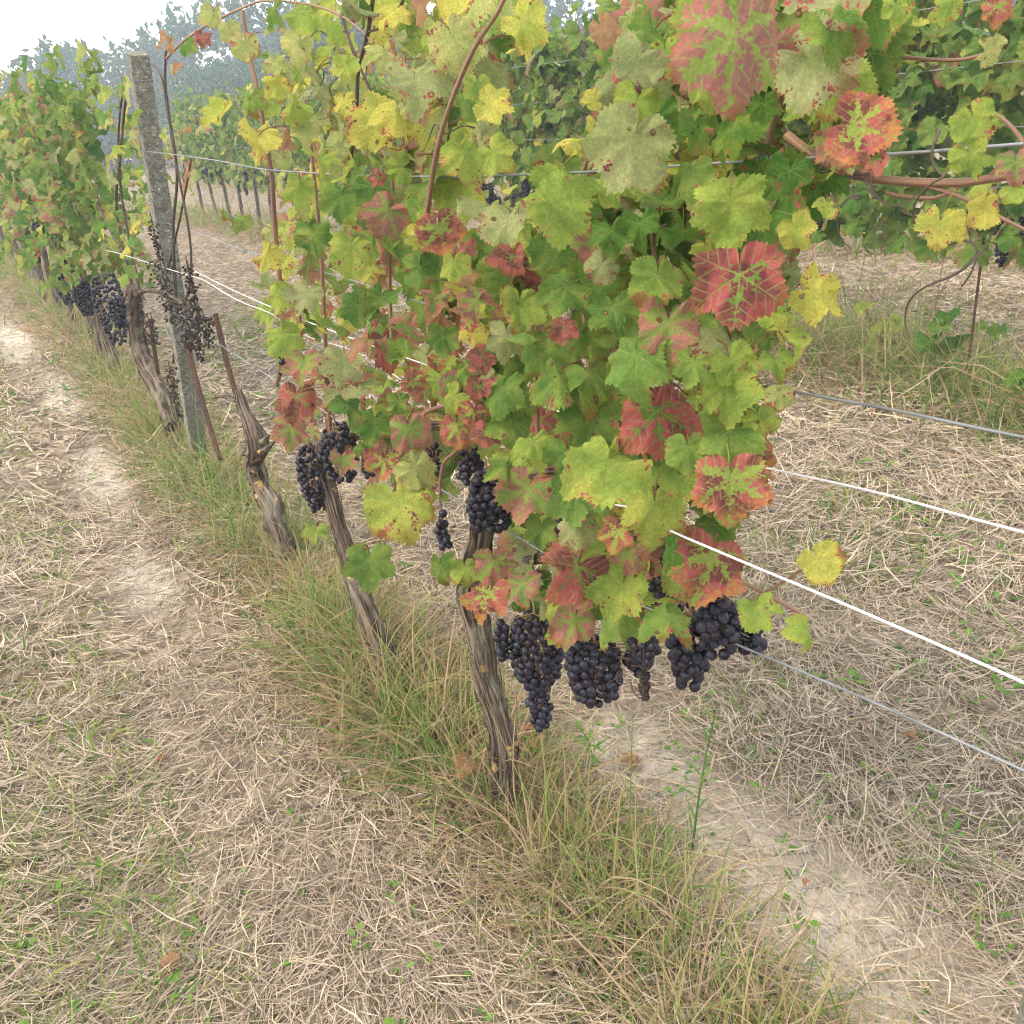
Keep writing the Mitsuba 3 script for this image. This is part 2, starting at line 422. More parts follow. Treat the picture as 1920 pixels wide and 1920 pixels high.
grass.add(*grass_strip(-0.01, .25, -0.6, 1.5, 15500, .26, 5, .0034, np.random.default_rng(31), .55))
grass.add(*grass_strip(-0.01, .24, 1.5, 3.2, 10500, .27, 4, .0042, np.random.default_rng(32), .58))
grass.add(*grass_strip(-0.02, .28, 3.2, 7, 10000, .34, 3, .0055, np.random.default_rng(33), .52))
grass.add(*grass_strip(0.0, .40, 7, 20, 9000, .40, 2, .010, np.random.default_rng(34), .55))
grass.add(*grass_strip(ROW_GAP, .62, 1.5, 6.5, 17000, .46, 3, .0075, np.random.default_rng(35), .50))
grass.add(*grass_strip(ROW_GAP, .45, 6.5, 24, 9000, .5, 2, .012, np.random.default_rng(36), .60))
grass.add(*grass_strip(1.5 * ROW_GAP, 1.1, 1.5, 14, 9000, .15, 2, .011, np.random.default_rng(40), .72))
grass.add(*grass_strip(2 * ROW_GAP, .6, 3, 30, 11000, .6, 2, .016, np.random.default_rng(37), .6))
rng = np.random.default_rng(38)          # short green growth coming up through the straw of the near alley
for r0, r1, dens, wid in ((.7, 2.2, 2600, .0026), (2.2, 4.5, 1300, .004), (4.5, 9, 330, .008)):
    q = scatter_ground(dens, r0, r1, rng)
    s_, o_ = so(q)
    m = meshkit.fbm(np.c_[q * 1.5, np.zeros(len(q))], 3, 39) + np.where(o_ < -.60, .10, np.where((o_ > .5) & (o_ < 2.4), -.03, -.5))
    q = q[(m + rng.uniform(-.09, .09, len(q)) > .55) & (bareness(q) < .25)]
    n = len(q)
    grass.add(*ribbons(np.c_[q, height(q) + .006], rng.uniform(0, 6.283, n), rng.normal(.65, .35, n), rng.normal(.6, .4, n), rng.gamma(4, .014, n) + .02, wid * rng.uniform(.8, 1.9, n), 2, rng.uniform(.02, .98, n) + (rng.uniform(0, 1, n) < .3), rng, .3))
grass.put('grass', 'grass_matter', kind='stuff', label='tall green and dry standing grass in strips under the vine rows', category='grass')

# low clover-like weeds between the straw
cover = Pile()
rng = np.random.default_rng(41)


def oval_leaf(base, head, elev, L, W, tone, droop=0.5):
    t = np.array([0, .25, .55, .8, 1.0]); w = np.array([.12, .85, 1.0, .62, .04]) * W / 2
    a = elev - droop * t
    dx = np.r_[0, np.cumsum(np.cos(a[1:]) * np.diff(t))] * L; dz = np.r_[0, np.cumsum(np.sin(a[1:]) * np.diff(t))] * L
    f_, s_ = np.array([math.cos(head), math.sin(head), 0]), np.array([-math.sin(head), math.cos(head), 0])
    mid = base + dx[:, None] * f_ + dz[:, None] * UP
    fold = UP * 0.18
    v = np.concatenate([mid - w[:, None] * (s_ - fold), mid, mid + w[:, None] * (s_ + fold)])
    f = []
    for k in range(4):
        for a_ in (0, 5):
            f += [[a_ + k, a_ + k + 1, a_ + k + 6], [a_ + k, a_ + k + 6, a_ + k + 5]]
    return v, np.array(f), np.c_[np.full(15, tone), np.tile(t, 3)]


for r0, r1, dens, size in ((0.7, 2.0, 90, .013), (2.0, 4.0, 80, .018), (4.0, 8, 22, .03)):
    q = scatter_ground(dens, r0, r1, rng)
    s_, o_ = so(q)
    ok = meshkit.fbm(np.c_[q * 1.3, np.zeros(len(q))], 2, 42) + rng.uniform(-.12, .12, len(q)) + np.where(o_ < -0.5, .08, .01) > 0.50
    for c in q[ok]:
        zc = height(c[None])[0] + 0.006
        for k in range(rng.integers(3, 8)):
            head = rng.uniform(0, 6.283)
            b = np.array([c[0] + math.cos(head) * .008, c[1] + math.sin(head) * .008, zc + rng.uniform(0.004, 0.03)])
            L = size * rng.uniform(.6, 1.7)
            cover.add(*oval_leaf(b, head, rng.uniform(.1, .9), L, L * rng.uniform(.35, .8), rng.uniform(0, 1)))
cover.put('low_weeds', 'weed_matter', kind='stuff', label='small bright green weeds sprouting through the straw', category='weeds')


# ------------------------------------------------------------------ tubes, trunks
def spline(pts, n):
    pts = np.asarray(pts, float)
    from scipy.interpolate import PchipInterpolator
    d = np.r_[0, np.cumsum(np.linalg.norm(np.diff(pts[:, :3], axis=0), axis=1))]
    return PchipInterpolator(d, pts)(np.linspace(0, d[-1], n))


def tube(pts, radii, k=8, n=None, rough=0.0, seed=0, cap=True, ridge=0.0):
    """A tapered tube with bark-like relief; returns (vertices, faces, uv)."""
    pts, radii = np.asarray(pts, float), np.broadcast_to(np.asarray(radii, float), (len(pts),))
    if n:
        pr = spline(np.c_[pts, radii], n); pts, radii = pr[:, :3], np.maximum(pr[:, 3], 1e-4)
    m = len(pts)
    t = unit(np.gradient(pts, axis=0))
    x = unit(np.cross(t[0], [0.31, 0.9, 0.2])); frame = []
    for j in range(m):
        x = unit(x - t[j] * (x @ t[j])); frame.append((x, np.cross(t[j], x)))
    a = np.linspace(0, 2 * np.pi, k + 1)
    ln = np.r_[0, np.cumsum(np.linalg.norm(np.diff(pts, axis=0), axis=1))]
    A, S = np.meshgrid(a, ln)
    ca = np.stack([np.cos(A), np.sin(A)], -1)
    rr = np.repeat(radii[:, None], k + 1, 1)
    if rough:
        q = np.concatenate([ca * 1.2, S[..., None] * 14 / 1], -1)
        rr = rr * (1 + rough * 2 * (meshkit.fbm(q, 3, seed) - 0.5))
    if ridge:
        Aw = A + 3.5 * S
        ct = np.stack([np.cos(Aw), np.sin(Aw)], -1)
        q = np.concatenate([ct * 7.5, S[..., None] * 9], -1)
        rr = rr * (1 + ridge * 2 * (np.abs(meshkit.noise(q, seed + 5) - 0.5) * 2 - 0.5))
        q = np.concatenate([ca * 15, S[..., None] * 26], -1)
        rr = rr * (1 + ridge * 1.0 * (meshkit.noise(q, seed + 6) - 0.5))
    X_, Y_ = np.array([f[0] for f in frame]), np.array([f[1] for f in frame])
    v = pts[:, None] + rr[..., None] * (ca[..., :1] * X_[:, None] + ca[..., 1:] * Y_[:, None])
    idx = np.arange(m * (k + 1)).reshape(m, k + 1)
    f = np.stack([idx[:-1, :-1], idx[:-1, 1:], idx[1:, 1:], idx[1:, :-1]], -1).reshape(-1, 4)
    f = np.vstack([f[:, [0, 1, 2]], f[:, [0, 2, 3]]])
    uv = np.stack([A / (2 * np.pi), S], -1).reshape(-1, 2)
    v = v.reshape(-1, 3)
    if cap:
        v = np.vstack([v, pts[0], pts[-1]]); uv = np.vstack([uv, [.5, 0], [.5, ln[-1]]])
        lo, hi = len(v) - 2, len(v) - 1
        f = np.vstack([f, np.stack([idx[0, 1:], idx[0, :-1], np.full(k, lo)], -1), np.stack([idx[-1, :-1], idx[-1, 1:], np.full(k, hi)], -1)])
    return v, f, uv


def put_tube(name, bsdf, pts, radii, parent=None, smooth=True, tags={}, **kw):
    v, f, uv = tube(pts, radii, **kw)
    return put(name, (v, f), bsdf, parent, smooth, uv, **tags)


def px_path(pts, o=0.0):
    return np.array([on_row(x, y, *(q or (o,))) for x, y, *q in pts])


# ------------------------------------------------------------------ vine leaves
_lobe_a = np.radians([0, 14, 27, 41, 55, 70, 86, 101, 116, 134, 150, 165, 174, 180])
_lobe_r = np.array([1.0, .86, .70, .79, .93, .80, .62, .70, .76, .64, .56, .48, .30, .10])


def leaf_mesh(base, tip, nrm, R, cls, rng, detail=2, petiole=None):
    """A lobed, toothed, folded and curled vine leaf. base: where the petiole joins the blade; tip: direction of the midrib; nrm: the upper side."""
    N, rings = {2: (92, (.22, .48, .75, 1.0)), 1: (34, (.55, 1.0)), 0: (18, (1.0,))}[detail]
    nrm = unit(nrm); tip = unit(tip - nrm * (tip @ nrm)); side = np.cross(tip, nrm)
    a = np.linspace(-np.pi, np.pi, N, endpoint=False) + np.pi / N
    aw = a + 0.07 * rng.normal() * np.sin(a) + 0.05 * rng.normal() * np.sin(2 * a + 1)
    deep = rng.uniform(.35, 1.2)
    rl = np.interp(np.abs(aw), _lobe_a, _lobe_r)
    env = np.interp(np.abs(aw), np.radians([0, 55, 116, 160, 180]), [1, .93, .77, .56, .12])
    rl = env + (rl - env) * deep
    if detail:
        teeth = np.where(np.arange(N) % 2 == 0, 1.0, -1.0) * (.046 if detail == 2 else .05) * rng.uniform(.5, 1.5, N)
        rl = rl * (1 + np.where(np.abs(a) < 2.75, teeth, 0))
    rl = rl * (1 + .05 * rng.normal() * np.cos(a * 3 + rng.uniform(0, 6)))
    fr = np.r_[0, np.repeat(rings, N)]
    aa = np.r_[0, np.tile(a, len(rings))]
    r = np.r_[0, (np.array(rings)[:, None] * rl[None]).ravel()]
    x, y = r * np.sin(aa), r * np.cos(aa)
    near = np.min(np.abs(np.abs(aa)[:, None] - np.array([0, .95, 1.95])), 1)
    z = 0.10 * rng.uniform(.6, 1.4) * r * np.clip(near / .45, 0, 1)          # the blade swells between the veins
    z += rng.normal(.08, .26) * np.abs(x) - rng.uniform(-.15, .52) * r * r + rng.normal(0, .22) * x * y    # folded along the midrib, edges drooping
    z += -rng.uniform(0, .30) * np.clip(y - .2, 0, 2) ** 2
    z += .34 * (meshkit.noise(np.stack([x * 1.7 + rng.uniform(0, 99), y * 1.7, z * 0], -1), 3) - .5) * r * 2
    if detail:
        z += .13 * rng.uniform(0, 1.8) * (fr ** 3) * np.sin(aa * 4 + rng.uniform(0, 6)) + .07 * (fr ** 3) * np.sin(aa * 9 + rng.uniform(0, 6))
    curl = rng.uniform(0, .8) if cls != 'B' else rng.uniform(1.0, 2.2)         # dry leaves roll up
    th = x * curl
    xx = np.sin(th) / max(curl, 1e-3) if curl > .05 else x
    z = z - (1 - np.cos(th)) / max(curl, 1e-3) * (1 if rng.uniform() < .6 else -1)
    v = base + R * (xx[:, None] * side + y[:, None] * tip + z[:, None] * nrm)
    idx = 1 + np.arange(len(rings) * N).reshape(len(rings), N)
    nx = np.roll(idx, -1, 1)
    f = [np.stack([np.zeros(N, int), idx[0], nx[0]], -1)[:-1]]
    for j in range(len(rings) - 1):
        f += [np.stack([idx[j], idx[j + 1], nx[j + 1]], -1)[:-1], np.stack([idx[j], nx[j + 1], nx[j]], -1)[:-1]]
    f = np.vstack(f)[:, ::-1]
    seed = int(rng.integers(0, 900))
    uv = np.c_[seed + .5 + x / 2.8, CLS[cls] + .5 + y / 2.8]
    if petiole is not None:
        mid = (base + petiole) / 2 + UP * np.linalg.norm(petiole - base) * .14
        tv, tf, tuv = tube(np.array([petiole, mid, base - nrm * .003]), R * np.array([.022, .018, .018]) , k=4, n=5 if detail == 2 else 3, cap=False)
        f = np.vstack([f, tf + len(v)]); v = np.vstack([v, tv])
        uv = np.vstack([uv, np.tile([seed + .5, 15.5], (len(tv), 1))])
    return v, f, uv


def regional(px, py, rng):
    """Kinds of leaf by where the vine's canopy turns: yellow and washed at the tops, red and pink in patches, green in the middle."""
    if px < 900:
        if py < 260: w = dict(W=3, Y=2, P=2, L=2, G=1.2, B=.5)
        elif py < 560: w = dict(L=2.6, Y=1.3, G=2.2, W=1.2, P=1.4, M=.9, R=.3, B=.25)
        else: w = dict(G=2.4, L=1.6, M=2.2, P=1.2, R=.55, O=.7, Y=.6, B=.4)
    else:
        if py < 380: w = dict(G=3, D=1.5, L=2, P=1.6, M=.7, W=.5, Y=.3)
        elif py < 760: w = dict(G=4, D=1.6, L=2.2, M=.9, P=.9, R=.2)
        else: w = dict(G=3, L=2.6, D=1, M=1.5, O=.4, P=.7, R=.25, Y=.3)
    k = list(w); p = np.array([w[c] for c in k])
    return k[rng.choice(len(k), p=p / p.sum())]


def hang(rng, spread=.55, lift=.35, side=TO_CAM):
    nrm = unit(side + UP * lift + rng.normal(0, spread, 3))
    tip = -UP + rng.normal(0, .45, 3) + side * .25
    return nrm, tip


class Leaves:                          # a vine's leaves: the largest become parts of their own, the rest one part
    def __init__(self, vine, most=300):
        self.vine, self.most, self.items = vine, most, []

    def add(self, size, mesh):
        self.items.append((size, mesh))

    def build(self):
        self.items.sort(key=lambda q: -q[0])
        for _, (v, f, uv) in self.items[:self.most]:
            put('leaf', (v, f), 'leaf_matter', self.vine, True, uv)
        rest = Pile()
        for _, m in self.items[self.most:]:
            rest.add(*m)
        rest.put('foliage', 'leaf_matter', self.vine, True, kind='stuff')


# hand-observed leaves of the two near vines: photograph x, y of the blade's middle, width in its pixels, kind, turn of the tip from straight down (degrees, + to the right)
FRONT_A = [(1380, 95, 235, 'M', 0), (1540, 125, 180, 'P', 60), (1570, 60, 130, 'G', 10), (1580, 170, 125, 'L', 20), (1378, 235, 120, 'D', -10), (1435, 205, 70, 'D', 10), (1303, 245, 90, 'D', 0), (1620, 242, 140, 'O', 70), (1575, 270, 110, 'M', 30),
           (1640, 305, 60, 'R', 20), (1370, 400, 160, 'L', 5), (1385, 540, 195, 'R', -10), (1540, 555, 120, 'Y', 55), (1495, 435, 80, 'Y', 30), (1553, 390, 55, 'L', 20), (1057, 395, 150, 'L', 60), (1175, 285, 190, 'P', -20), (1233, 240, 120, 'D', 20),
           (1190, 200, 100, 'L', -20), (1187, 140, 140, 'P', -40), (1137, 60, 75, 'B', 40), (1137, 105, 55, 'G', 0), (1107, 190, 48, 'Y', -70), (1070, 267, 60, 'Y', -80), (973, 585, 105, 'L', 0), (1153, 590, 120, 'G', 5), (1057, 550, 110, 'G', -20),
           (1233, 530, 120, 'G', 0), (1110, 460, 80, 'M', -30), (1123, 505, 70, 'P', -40), (1033, 480, 105, 'G', -15), (957, 490, 75, 'R', -20), (945, 430, 115, 'P', -10), (1057, 622, 60, 'R', 0), (1200, 430, 90, 'D', 0), (1280, 440, 90, 'D', 0),
           (1245, 375, 110, 'G', 10), (1150, 440, 90, 'D', -10), (1290, 330, 100, 'G', 0), (1255, 620, 130, 'M', -5), (1193, 685, 155, 'G', 0), (1103, 715, 120, 'G', 10), (1047, 712, 110, 'G', 0), (940, 740, 105, 'G', -15), (993, 747, 75, 'G', 0),
           (957, 800, 95, 'G', 0), (1003, 838, 105, 'L', 10), (950, 880, 75, 'G', 0), (1107, 792, 135, 'G', -15), (1140, 880, 175, 'L', -10), (1235, 790, 160, 'R', 5), (1223, 962, 135, 'L', 0), (1080, 940, 125, 'G', 0), (985, 932, 125, 'M', -20),
           (1083, 995, 85, 'P', 0), (1157, 1005, 80, 'O', -10), (1180, 1050, 80, 'M', 20), (1073, 1075, 135, 'R', -45), (930, 1060, 90, 'M', 0), (912, 1122, 105, 'O', -5), (980, 1105, 80, 'M', 0), (1160, 1115, 120, 'L', -10), (1133, 1178, 95, 'G', -15),
           (1073, 1172, 90, 'M', -20), (1247, 1165, 115, 'G', -10), (873, 1075, 65, 'L', 0), (1370, 825, 135, 'G', 0), (1363, 742, 135, 'L', 0), (1380, 690, 120, 'L', 30), (1457, 683, 75, 'G', 15), (1460, 745, 60, 'W', 10), (1425, 795, 85, 'L', 10),
           (1370, 918, 155, 'O', 5), (1330, 1058, 160, 'O', 0), (1425, 1150, 90, 'L', 30), (1517, 1187, 80, 'L', 10), (1540, 1058, 90, 'Y', 30), (1290, 850, 90, 'G', 0), (1300, 690, 90, 'G', 0), (1200, 890, 110, 'G', -10), (1275, 905, 90, 'L', 0),
           (1000, 660, 90, 'G', 0), (945, 640, 85, 'P', -20), (1090, 640, 80, 'G', 0), (1300, 600, 80, 'G', 0), (1255, 1040, 80, 'D', 0), (1330, 160, 110, 'L', -10), (1250, 110, 80, 'L', 0), (1290, 40, 90, 'L', -15), (1480, 330, 90, 'D', 0), (1060, 860, 90, 'G', 0), (1015, 1000, 70, 'G', 0), (1450, 590, 90, 'L', 25), (1480, 640, 90, 'L', 10)]
FRONT_B = [(780, 160, 135, 'P', 0), (700, 235, 115, 'Y', -30), (745, 215, 85, 'Y', 10), (927, 197, 85, 'Y', 80), (897, 168, 60, 'L', 10), (990, 45, 95, 'Y', 70), (985, 75, 75, 'Y', 50), (853, 85, 115, 'W', 10), (940, 25, 85, 'W', 20), (717, 105, 75, 'W', 0),
           (787, 207, 65, 'M', 0), (857, 385, 95, 'P', 20), (827, 440, 100, 'O', 20), (790, 512, 85, 'G', 0), (873, 300, 95, 'L', 15), (933, 293, 85, 'L', 60), (887, 573, 85, 'M', -30), (880, 607, 42, 'O', 0), (707, 567, 95, 'G', -20), (813, 567, 65, 'M', 0),
           (767, 618, 85, 'M', -10), (673, 583, 85, 'G', 0), (720, 405, 95, 'M', -40), (707, 335, 38, 'R', -20), (700, 362, 85, 'G', 0), (750, 957, 140, 'L', 10), (785, 885, 85, 'W', 40), (693, 1063, 105, 'G', -10), (730, 723, 95, 'G', 0), (767, 817, 95, 'M', 0),
           (900, 675, 65, 'R', -30), (897, 730, 55, 'R', 0), (910, 815, 62, 'R', 0), (857, 808, 75, 'O', 10), (887, 780, 65, 'O', 0), (820, 680, 38, 'O', 0), (780, 717, 62, 'O', 80), (827, 1068, 70, 'G', 0), (553, 753, 85, 'R', -10), (545, 810, 75, 'M', 0),
           (590, 1003, 55, 'L', 0), (410, 217, 78, 'Y', -50), (483, 265, 85, 'Y', 0), (440, 417, 65, 'G', 0), (497, 482, 65, 'Y', 0), (520, 165, 60, 'Y', 30), (517, 123, 52, 'W', 0), (570, 250, 66, 'W', 10), (600, 300, 80, 'L', 0), (640, 380, 85, 'G', 0),
           (560, 360, 75, 'L', 0), (590, 450, 85, 'G', 0), (660, 470, 90, 'L', 0), (740, 480, 80, 'G', 0), (520, 560, 75, 'L', -10), (570, 560, 80, 'P', -20), (620, 610, 85, 'G', 10), (530, 640, 80, 'L', 0), (570, 690, 80, 'M', 0), (640, 690, 85, 'P', -10), (690, 640, 80, 'M', 0),
           (850, 500, 70, 'L', 0), (830, 640, 75, 'G', 0), (660, 770, 80, 'G', 0), (700, 800, 80, 'D', 0), (640, 870, 60, 'M', 0), (720, 870, 75, 'O', 0), (460, 90, 60, 'W', 0), (560, 90, 70, 'W', 0), (620, 60, 60, 'L', 0), (650, 130, 60, 'L', 0), (470, 190, 55, 'G', 0), (545, 210, 62, 'L', 0), (400, 30, 50, 'W', 0), (430, 60, 48, 'W', 20), (380, 75, 36, 'R', 0), (350, 85, 40, 'G', 0)]
POLY_A = [(905, 560), (960, 400), (1090, 250), (1130, 110), (1230, -60), (1640, -60), (1640, 170), (1600, 300), (1480, 420), (1440, 680), (1410, 850), (1350, 1000), (1350, 1110), (1290, 1150), (1180, 1165), (910, 1110), (890, 1060), (960, 950), (915, 820)]
POLY_B = [(485, 560), (500, 330), (500, 150), (500, 10), (600, -50), (930, -50), (960, 60), (900, 260), (880, 420), (930, 640), (910, 860), (850, 900), (720, 930), (650, 850), (560, 820), (500, 720)]


def inside(poly, x, y):
    c = False
    for (x0, y0), (x1, y1) in zip(poly, poly[1:] + poly[:1]):
        if (y0 > y) != (y1 > y) and x < (x1 - x0) * (y - y0) / (y1 - y0) + x0:
            c = not c
    return c


def stalk_end(base, t, nrm, R, rng, mid_s):      # the stalk runs back into the vine, to the shoot that bears it
    s_, o_ = so(base)
    back = P(np.clip(mid_s, s_ - .25, s_ + .25) , .06, base[2] + .01) - base
    return base + unit(-t * .45 - nrm * .35 + unit(back) * 1.0 + rng.normal(0, .15, 3)) * R * rng.uniform(.9, 1.3)


def near_canopy(vine, front, poly, n_fill, seed, o_front=-.13):
    rng = np.random.default_rng(seed)
    L = Leaves(vine)
    mid_s = so(on_row(sum(q[0] for q in poly) / len(poly), 500))[0]
    for px, py, w, cls, turn in front:
        o = o_front + rng.uniform(-.035, .03)
        if cls in 'RO' and w >= 60 or w > 200 or w >= 140:
            o -= .035
        if (px, py) in ((1330, 1058), (1425, 1150)):      # the lower white wire runs in front of these
            o = -.085
        p = on_row(px, py, o)
        R = w * depth(p) / F_PX / 1.66
        a = math.radians(turn + rng.normal(0, 6))
        view = unit(EYE - p)
        nrm = unit(view * .85 + UP * .30 + rng.normal(0, .44 if w < 120 and cls not in 'RO' else .2, 3))
        tip = -UPV * math.cos(a) + RIGHT * math.sin(a) + view * .25
        t = unit(tip - nrm * (tip @ nrm))
        base = p - t * R * .22
        pet = stalk_end(base, t, nrm, R, rng, mid_s)
        L.add(w, leaf_mesh(base, t, nrm, R, cls, rng, 2, pet))
    xs, ys = [q[0] for q in poly], [q[1] for q in poly]
    done = 0
    while done < n_fill:
        px, py = rng.uniform(min(xs), max(xs)), rng.uniform(min(ys), max(ys))
        if not inside(poly, px, py):
            continue
        if py < 330 and px < 960 and rng.uniform() < .22 + .22 * (py < 120):
            continue
        if 905 < px < 1040 and 230 < py < 360:
            continue
        o = rng.uniform(-.045, .25)
        if 1290 < px < 1480 and 985 < py < 1120:      # clear of the wire that leaves the canopy here
            o = abs(o) + .02
        p = on_row(px, py, o)
        R = rng.uniform(.036, .072) if rng.uniform() < (.8 if px > 900 else .6) else rng.uniform(.02, .04)
        side = TO_CAM if rng.uniform() < .75 else -TO_CAM
        nrm, tip = hang(rng, .5, .5, side)
        t = unit(tip - nrm * (tip @ nrm))
        pet = stalk_end(p, t, nrm, R, rng, mid_s)
        wpx = R * 1.66 * F_PX / depth(p)
        L.add(wpx * (1 - 2.2 * (o + .045)), leaf_mesh(p, t, nrm, R, regional(px, py, rng), rng, 2 if o < .08 else 1, pet))
        done += 1
    L.build()


def canes(vine, paths, bsdf='cane_matter', seed=0):
    rng = np.random.default_rng(seed)
    for w, pts in paths:
        q = px_path(pts)
        d = np.array([depth(p) for p in q])
        put_tube('cane', bsdf, q, w * d / F_PX / 2 * np.linspace(1, .75, len(q)), vine, k=8, n=len(q) * 6, rough=.12, seed=int(rng.integers(99)))


def tendril(vine, start, rng, n=1, size=.05):
    for _ in range(n):
        t = np.linspace(0, 1, 26)
        d = unit(rng.normal(0, 1, 3) * [1, 1, .7]); e = unit(np.cross(d, rng.normal(0, 1, 3))); g = np.cross(d, e)
        w = rng.uniform(4, 13)
        am = size * .22 * t
        pts = start + d * size * 1.4 * t[:, None] * (1 - .3 * t[:, None]) + e * (am * np.sin(w * t))[:, None] + g * (am * (1 - np.cos(w * t)))[:, None] - UP * size * .3 * (t ** 2)[:, None]
        put_tube('tendril', 'dead_cane_matter', pts, np.linspace(.0014, .0007, 26), vine, k=5)


# ------------------------------------------------------------------ grapes
_berry_hi, _berry_lo = trimesh.creation.icosphere(2), trimesh.creation.icosphere(1)


def shaped(m, seed):
    v = m.vertices * (1 + .05 * (meshkit.noise(m.vertices * 1.6 + seed * 9, seed)[:, None] - .5)) * [1, 1, 1.06]
    return (v, m.faces)


_hi = [mikit.ply(shaped(_berry_hi, s), 'berry_matter', smooth=True) for s in range(4)]


def pack(profile, L, rb, rng, tries=9000, most=130):
    """Berry centres filling a bunch hanging from the origin: profile of (fraction of its length, radius)."""
    fr, rad = np.array(profile).T
    pts = np.zeros((0, 3))
    for _ in range(tries):
        t = rng.uniform(0, 1); r = np.interp(t, fr, rad)
        if rng.uniform() > .15 + r / rad.max():
            continue
        a, q = rng.uniform(0, 6.283), max(r - rb * rng.uniform(.6, 1.4), 0)
        p = np.array([q * math.cos(a), q * math.sin(a), -t * L])
        if len(pts) == 0 or np.min(np.linalg.norm(pts - p, axis=1)) > rb * 1.62:
            pts = np.vstack([pts, p])
            if len(pts) >= most:
                break
    return pts


def grape_bunch(vine, top, L, profile, rb, seed, split=True, wings=(), most=130, extra=None):
    rng = np.random.default_rng(seed)
    pts = pack(profile, L, rb, rng, most=most)
    for off, l2, pr2 in wings:
        q = pack(pr2, l2, rb, rng, most=70) + np.asarray(off)
        q = q[[np.min(np.linalg.norm(pts - x, axis=1)) > rb * 1.55 for x in q]]
        pts = np.vstack([pts, q])
    st = Pile()
    ax = np.array([[0, 0, .03], [.002, 0, 0], [0, .002, -L * .5], [0, 0, -L * .93]]) + top
    st.add(*tube(ax, [.0022, .0022, .0016, .0009], k=6, n=14))
    for p in pts[:: 1 if split else 3]:
        a = np.array([0, 0, min(p[2] + .018, 0)])
        st.add(*tube(np.array([a, (a + p) / 2 + [0, 0, .002], p]) + top, [.0011, .0008, .0008], k=4, cap=False))
    m, uv = st.mesh()
    k = put('grape_bunch', m, 'cane_matter' if split else 'berry_matter', vine, True, uv)
    if split:
        for p in pts:
            c = p + top
            r = rb * rng.uniform(.86, 1.12) * (1 if rng.uniform() > .07 else .7)
            b = _hi[rng.integers(4)]
            scene[key('berry', k)] = {**b, 'to_world': T().translate(c.tolist()).rotate([float(x) for x in unit(rng.normal(0, 1, 3))], float(rng.uniform(0, 70))).scale(r)}
    else:
        pv, n = [], len(_berry_lo.vertices)
        v = (_berry_lo.vertices[None] * (rb * rng.uniform(.85, 1.12, len(pts)))[:, None, None] + (pts + top)[:, None]).reshape(-1, 3)
        f = (_berry_lo.faces[None] + (np.arange(len(pts)) * n)[:, None, None]).reshape(-1, 3)
        put('berries', (v, f), 'berry_matter', k, True, kind='stuff')
    return k


def dried_bunch(vine, top, L, W, seed, n=70):
    rng = np.random.default_rng(seed)
    p = Pile()
    for _ in range(n):
        t = rng.uniform(0, 1); a = rng.uniform(0, 6.283); q = W * (1 - .6 * t) * rng.uniform(.2, 1)
        c = top + [q * math.cos(a), q * math.sin(a), -t * L]
        v = _berry_lo.vertices * rng.uniform(.0024, .0052, 3) * (1 + .5 * (rng.uniform(0, 1, (len(_berry_lo.vertices), 1)) - .5)) + c
        p.add(v, _berry_lo.faces, np.zeros((len(v), 2)))
        p.add(*tube(np.array([top + [0, 0, -t * L + .012], c]), [.0009, .0007], k=3, cap=False))
    p.add(*tube(np.array([top + [0, 0, .03], top, top - [0, 0, L * .95]]), [.0018, .0016, .0008], k=5, n=8))
    p.put('dried_bunch', 'raisin_matter', vine, False)


def W_(px, p):
    return px * depth(p) / F_PX

# ------------------------------------------------------------------ near vine A
A = key('grape_vine')
tag(A, 'large foremost green vine with big red leaves and black grapes hanging beside its trunk', 'vine', 'vines of the near row')
tp = px_path([(970, 1630), (958, 1550), (944, 1490), (946, 1420), (934, 1345), (910, 1265), (900, 1190), (884, 1120), (890, 1060), (905, 1000), (912, 950), (905, 900)])
put_tube('trunk', 'bark_matter', tp, [W_(w / 2, p) for w, p in zip((78, 62, 50, 58, 46, 50, 48, 55, 46, 44, 48, 40), tp)], A, k=72, n=190, rough=.26, ridge=.17, seed=3)
for w, pts in ((30, [(905, 910), (960, 890), (1060, 880), (1180, 870), (1290, 880)]), (22, [(890, 1090), (960, 1060), (1080, 1040), (1200, 1050)])):
    q = px_path(pts, .03)
    put_tube('arm', 'bark_matter', q, [W_(w / 2, p) for p in q], A, k=24, n=60, rough=.18, ridge=.1, seed=8)
canes(A, [(26, [(1505, -20), (1480, 90), (1455, 190), (1435, 280), (1425, 360), (1400, 520), (1350, 700), (1290, 870)]), (20, [(1475, 255), (1520, 288), (1560, 312), (1640, 335), (1720, 342), (1790, 343), (1865, 334), (1960, 320)]),
          (9, [(1720, 345), (1790, 365), (1860, 400), (1940, 440)]), (8, [(1600, 100), (1700, 108), (1800, 112), (1850, 100)]), (11, [(1270, 870), (1250, 650), (1220, 420), (1200, 200), (1190, -20)]), (11, [(1120, 870), (1100, 640), (1080, 420), (1120, 250)]),
          (10, [(1010, 885), (1000, 640), (990, 480)]), (9, [(1380, 1085), (1430, 1110), (1500, 1150), (1520, 1165)]), (7, [(1400, 1130), (1470, 1090), (1525, 1050)]), (9, [(1200, 1050), (1300, 1060), (1390, 1090)]), (8, [(1660, 360), (1740, 372), (1800, 350)])], seed=4)
rng = np.random.default_rng(5)
for px, py in ((1600, 350), (1640, 370), (1580, 320), (1690, 395), (1840, 470), (1760, 240), (1250, 420), (1230, 530), (1330, 260), (1150, 480), (1200, 1310), (1130, 1300)):
    tendril(A, on_row(px, py, -.02), rng, 1, .07)
near_canopy(A, FRONT_A, POLY_A, 430, 11)
rb = .0079
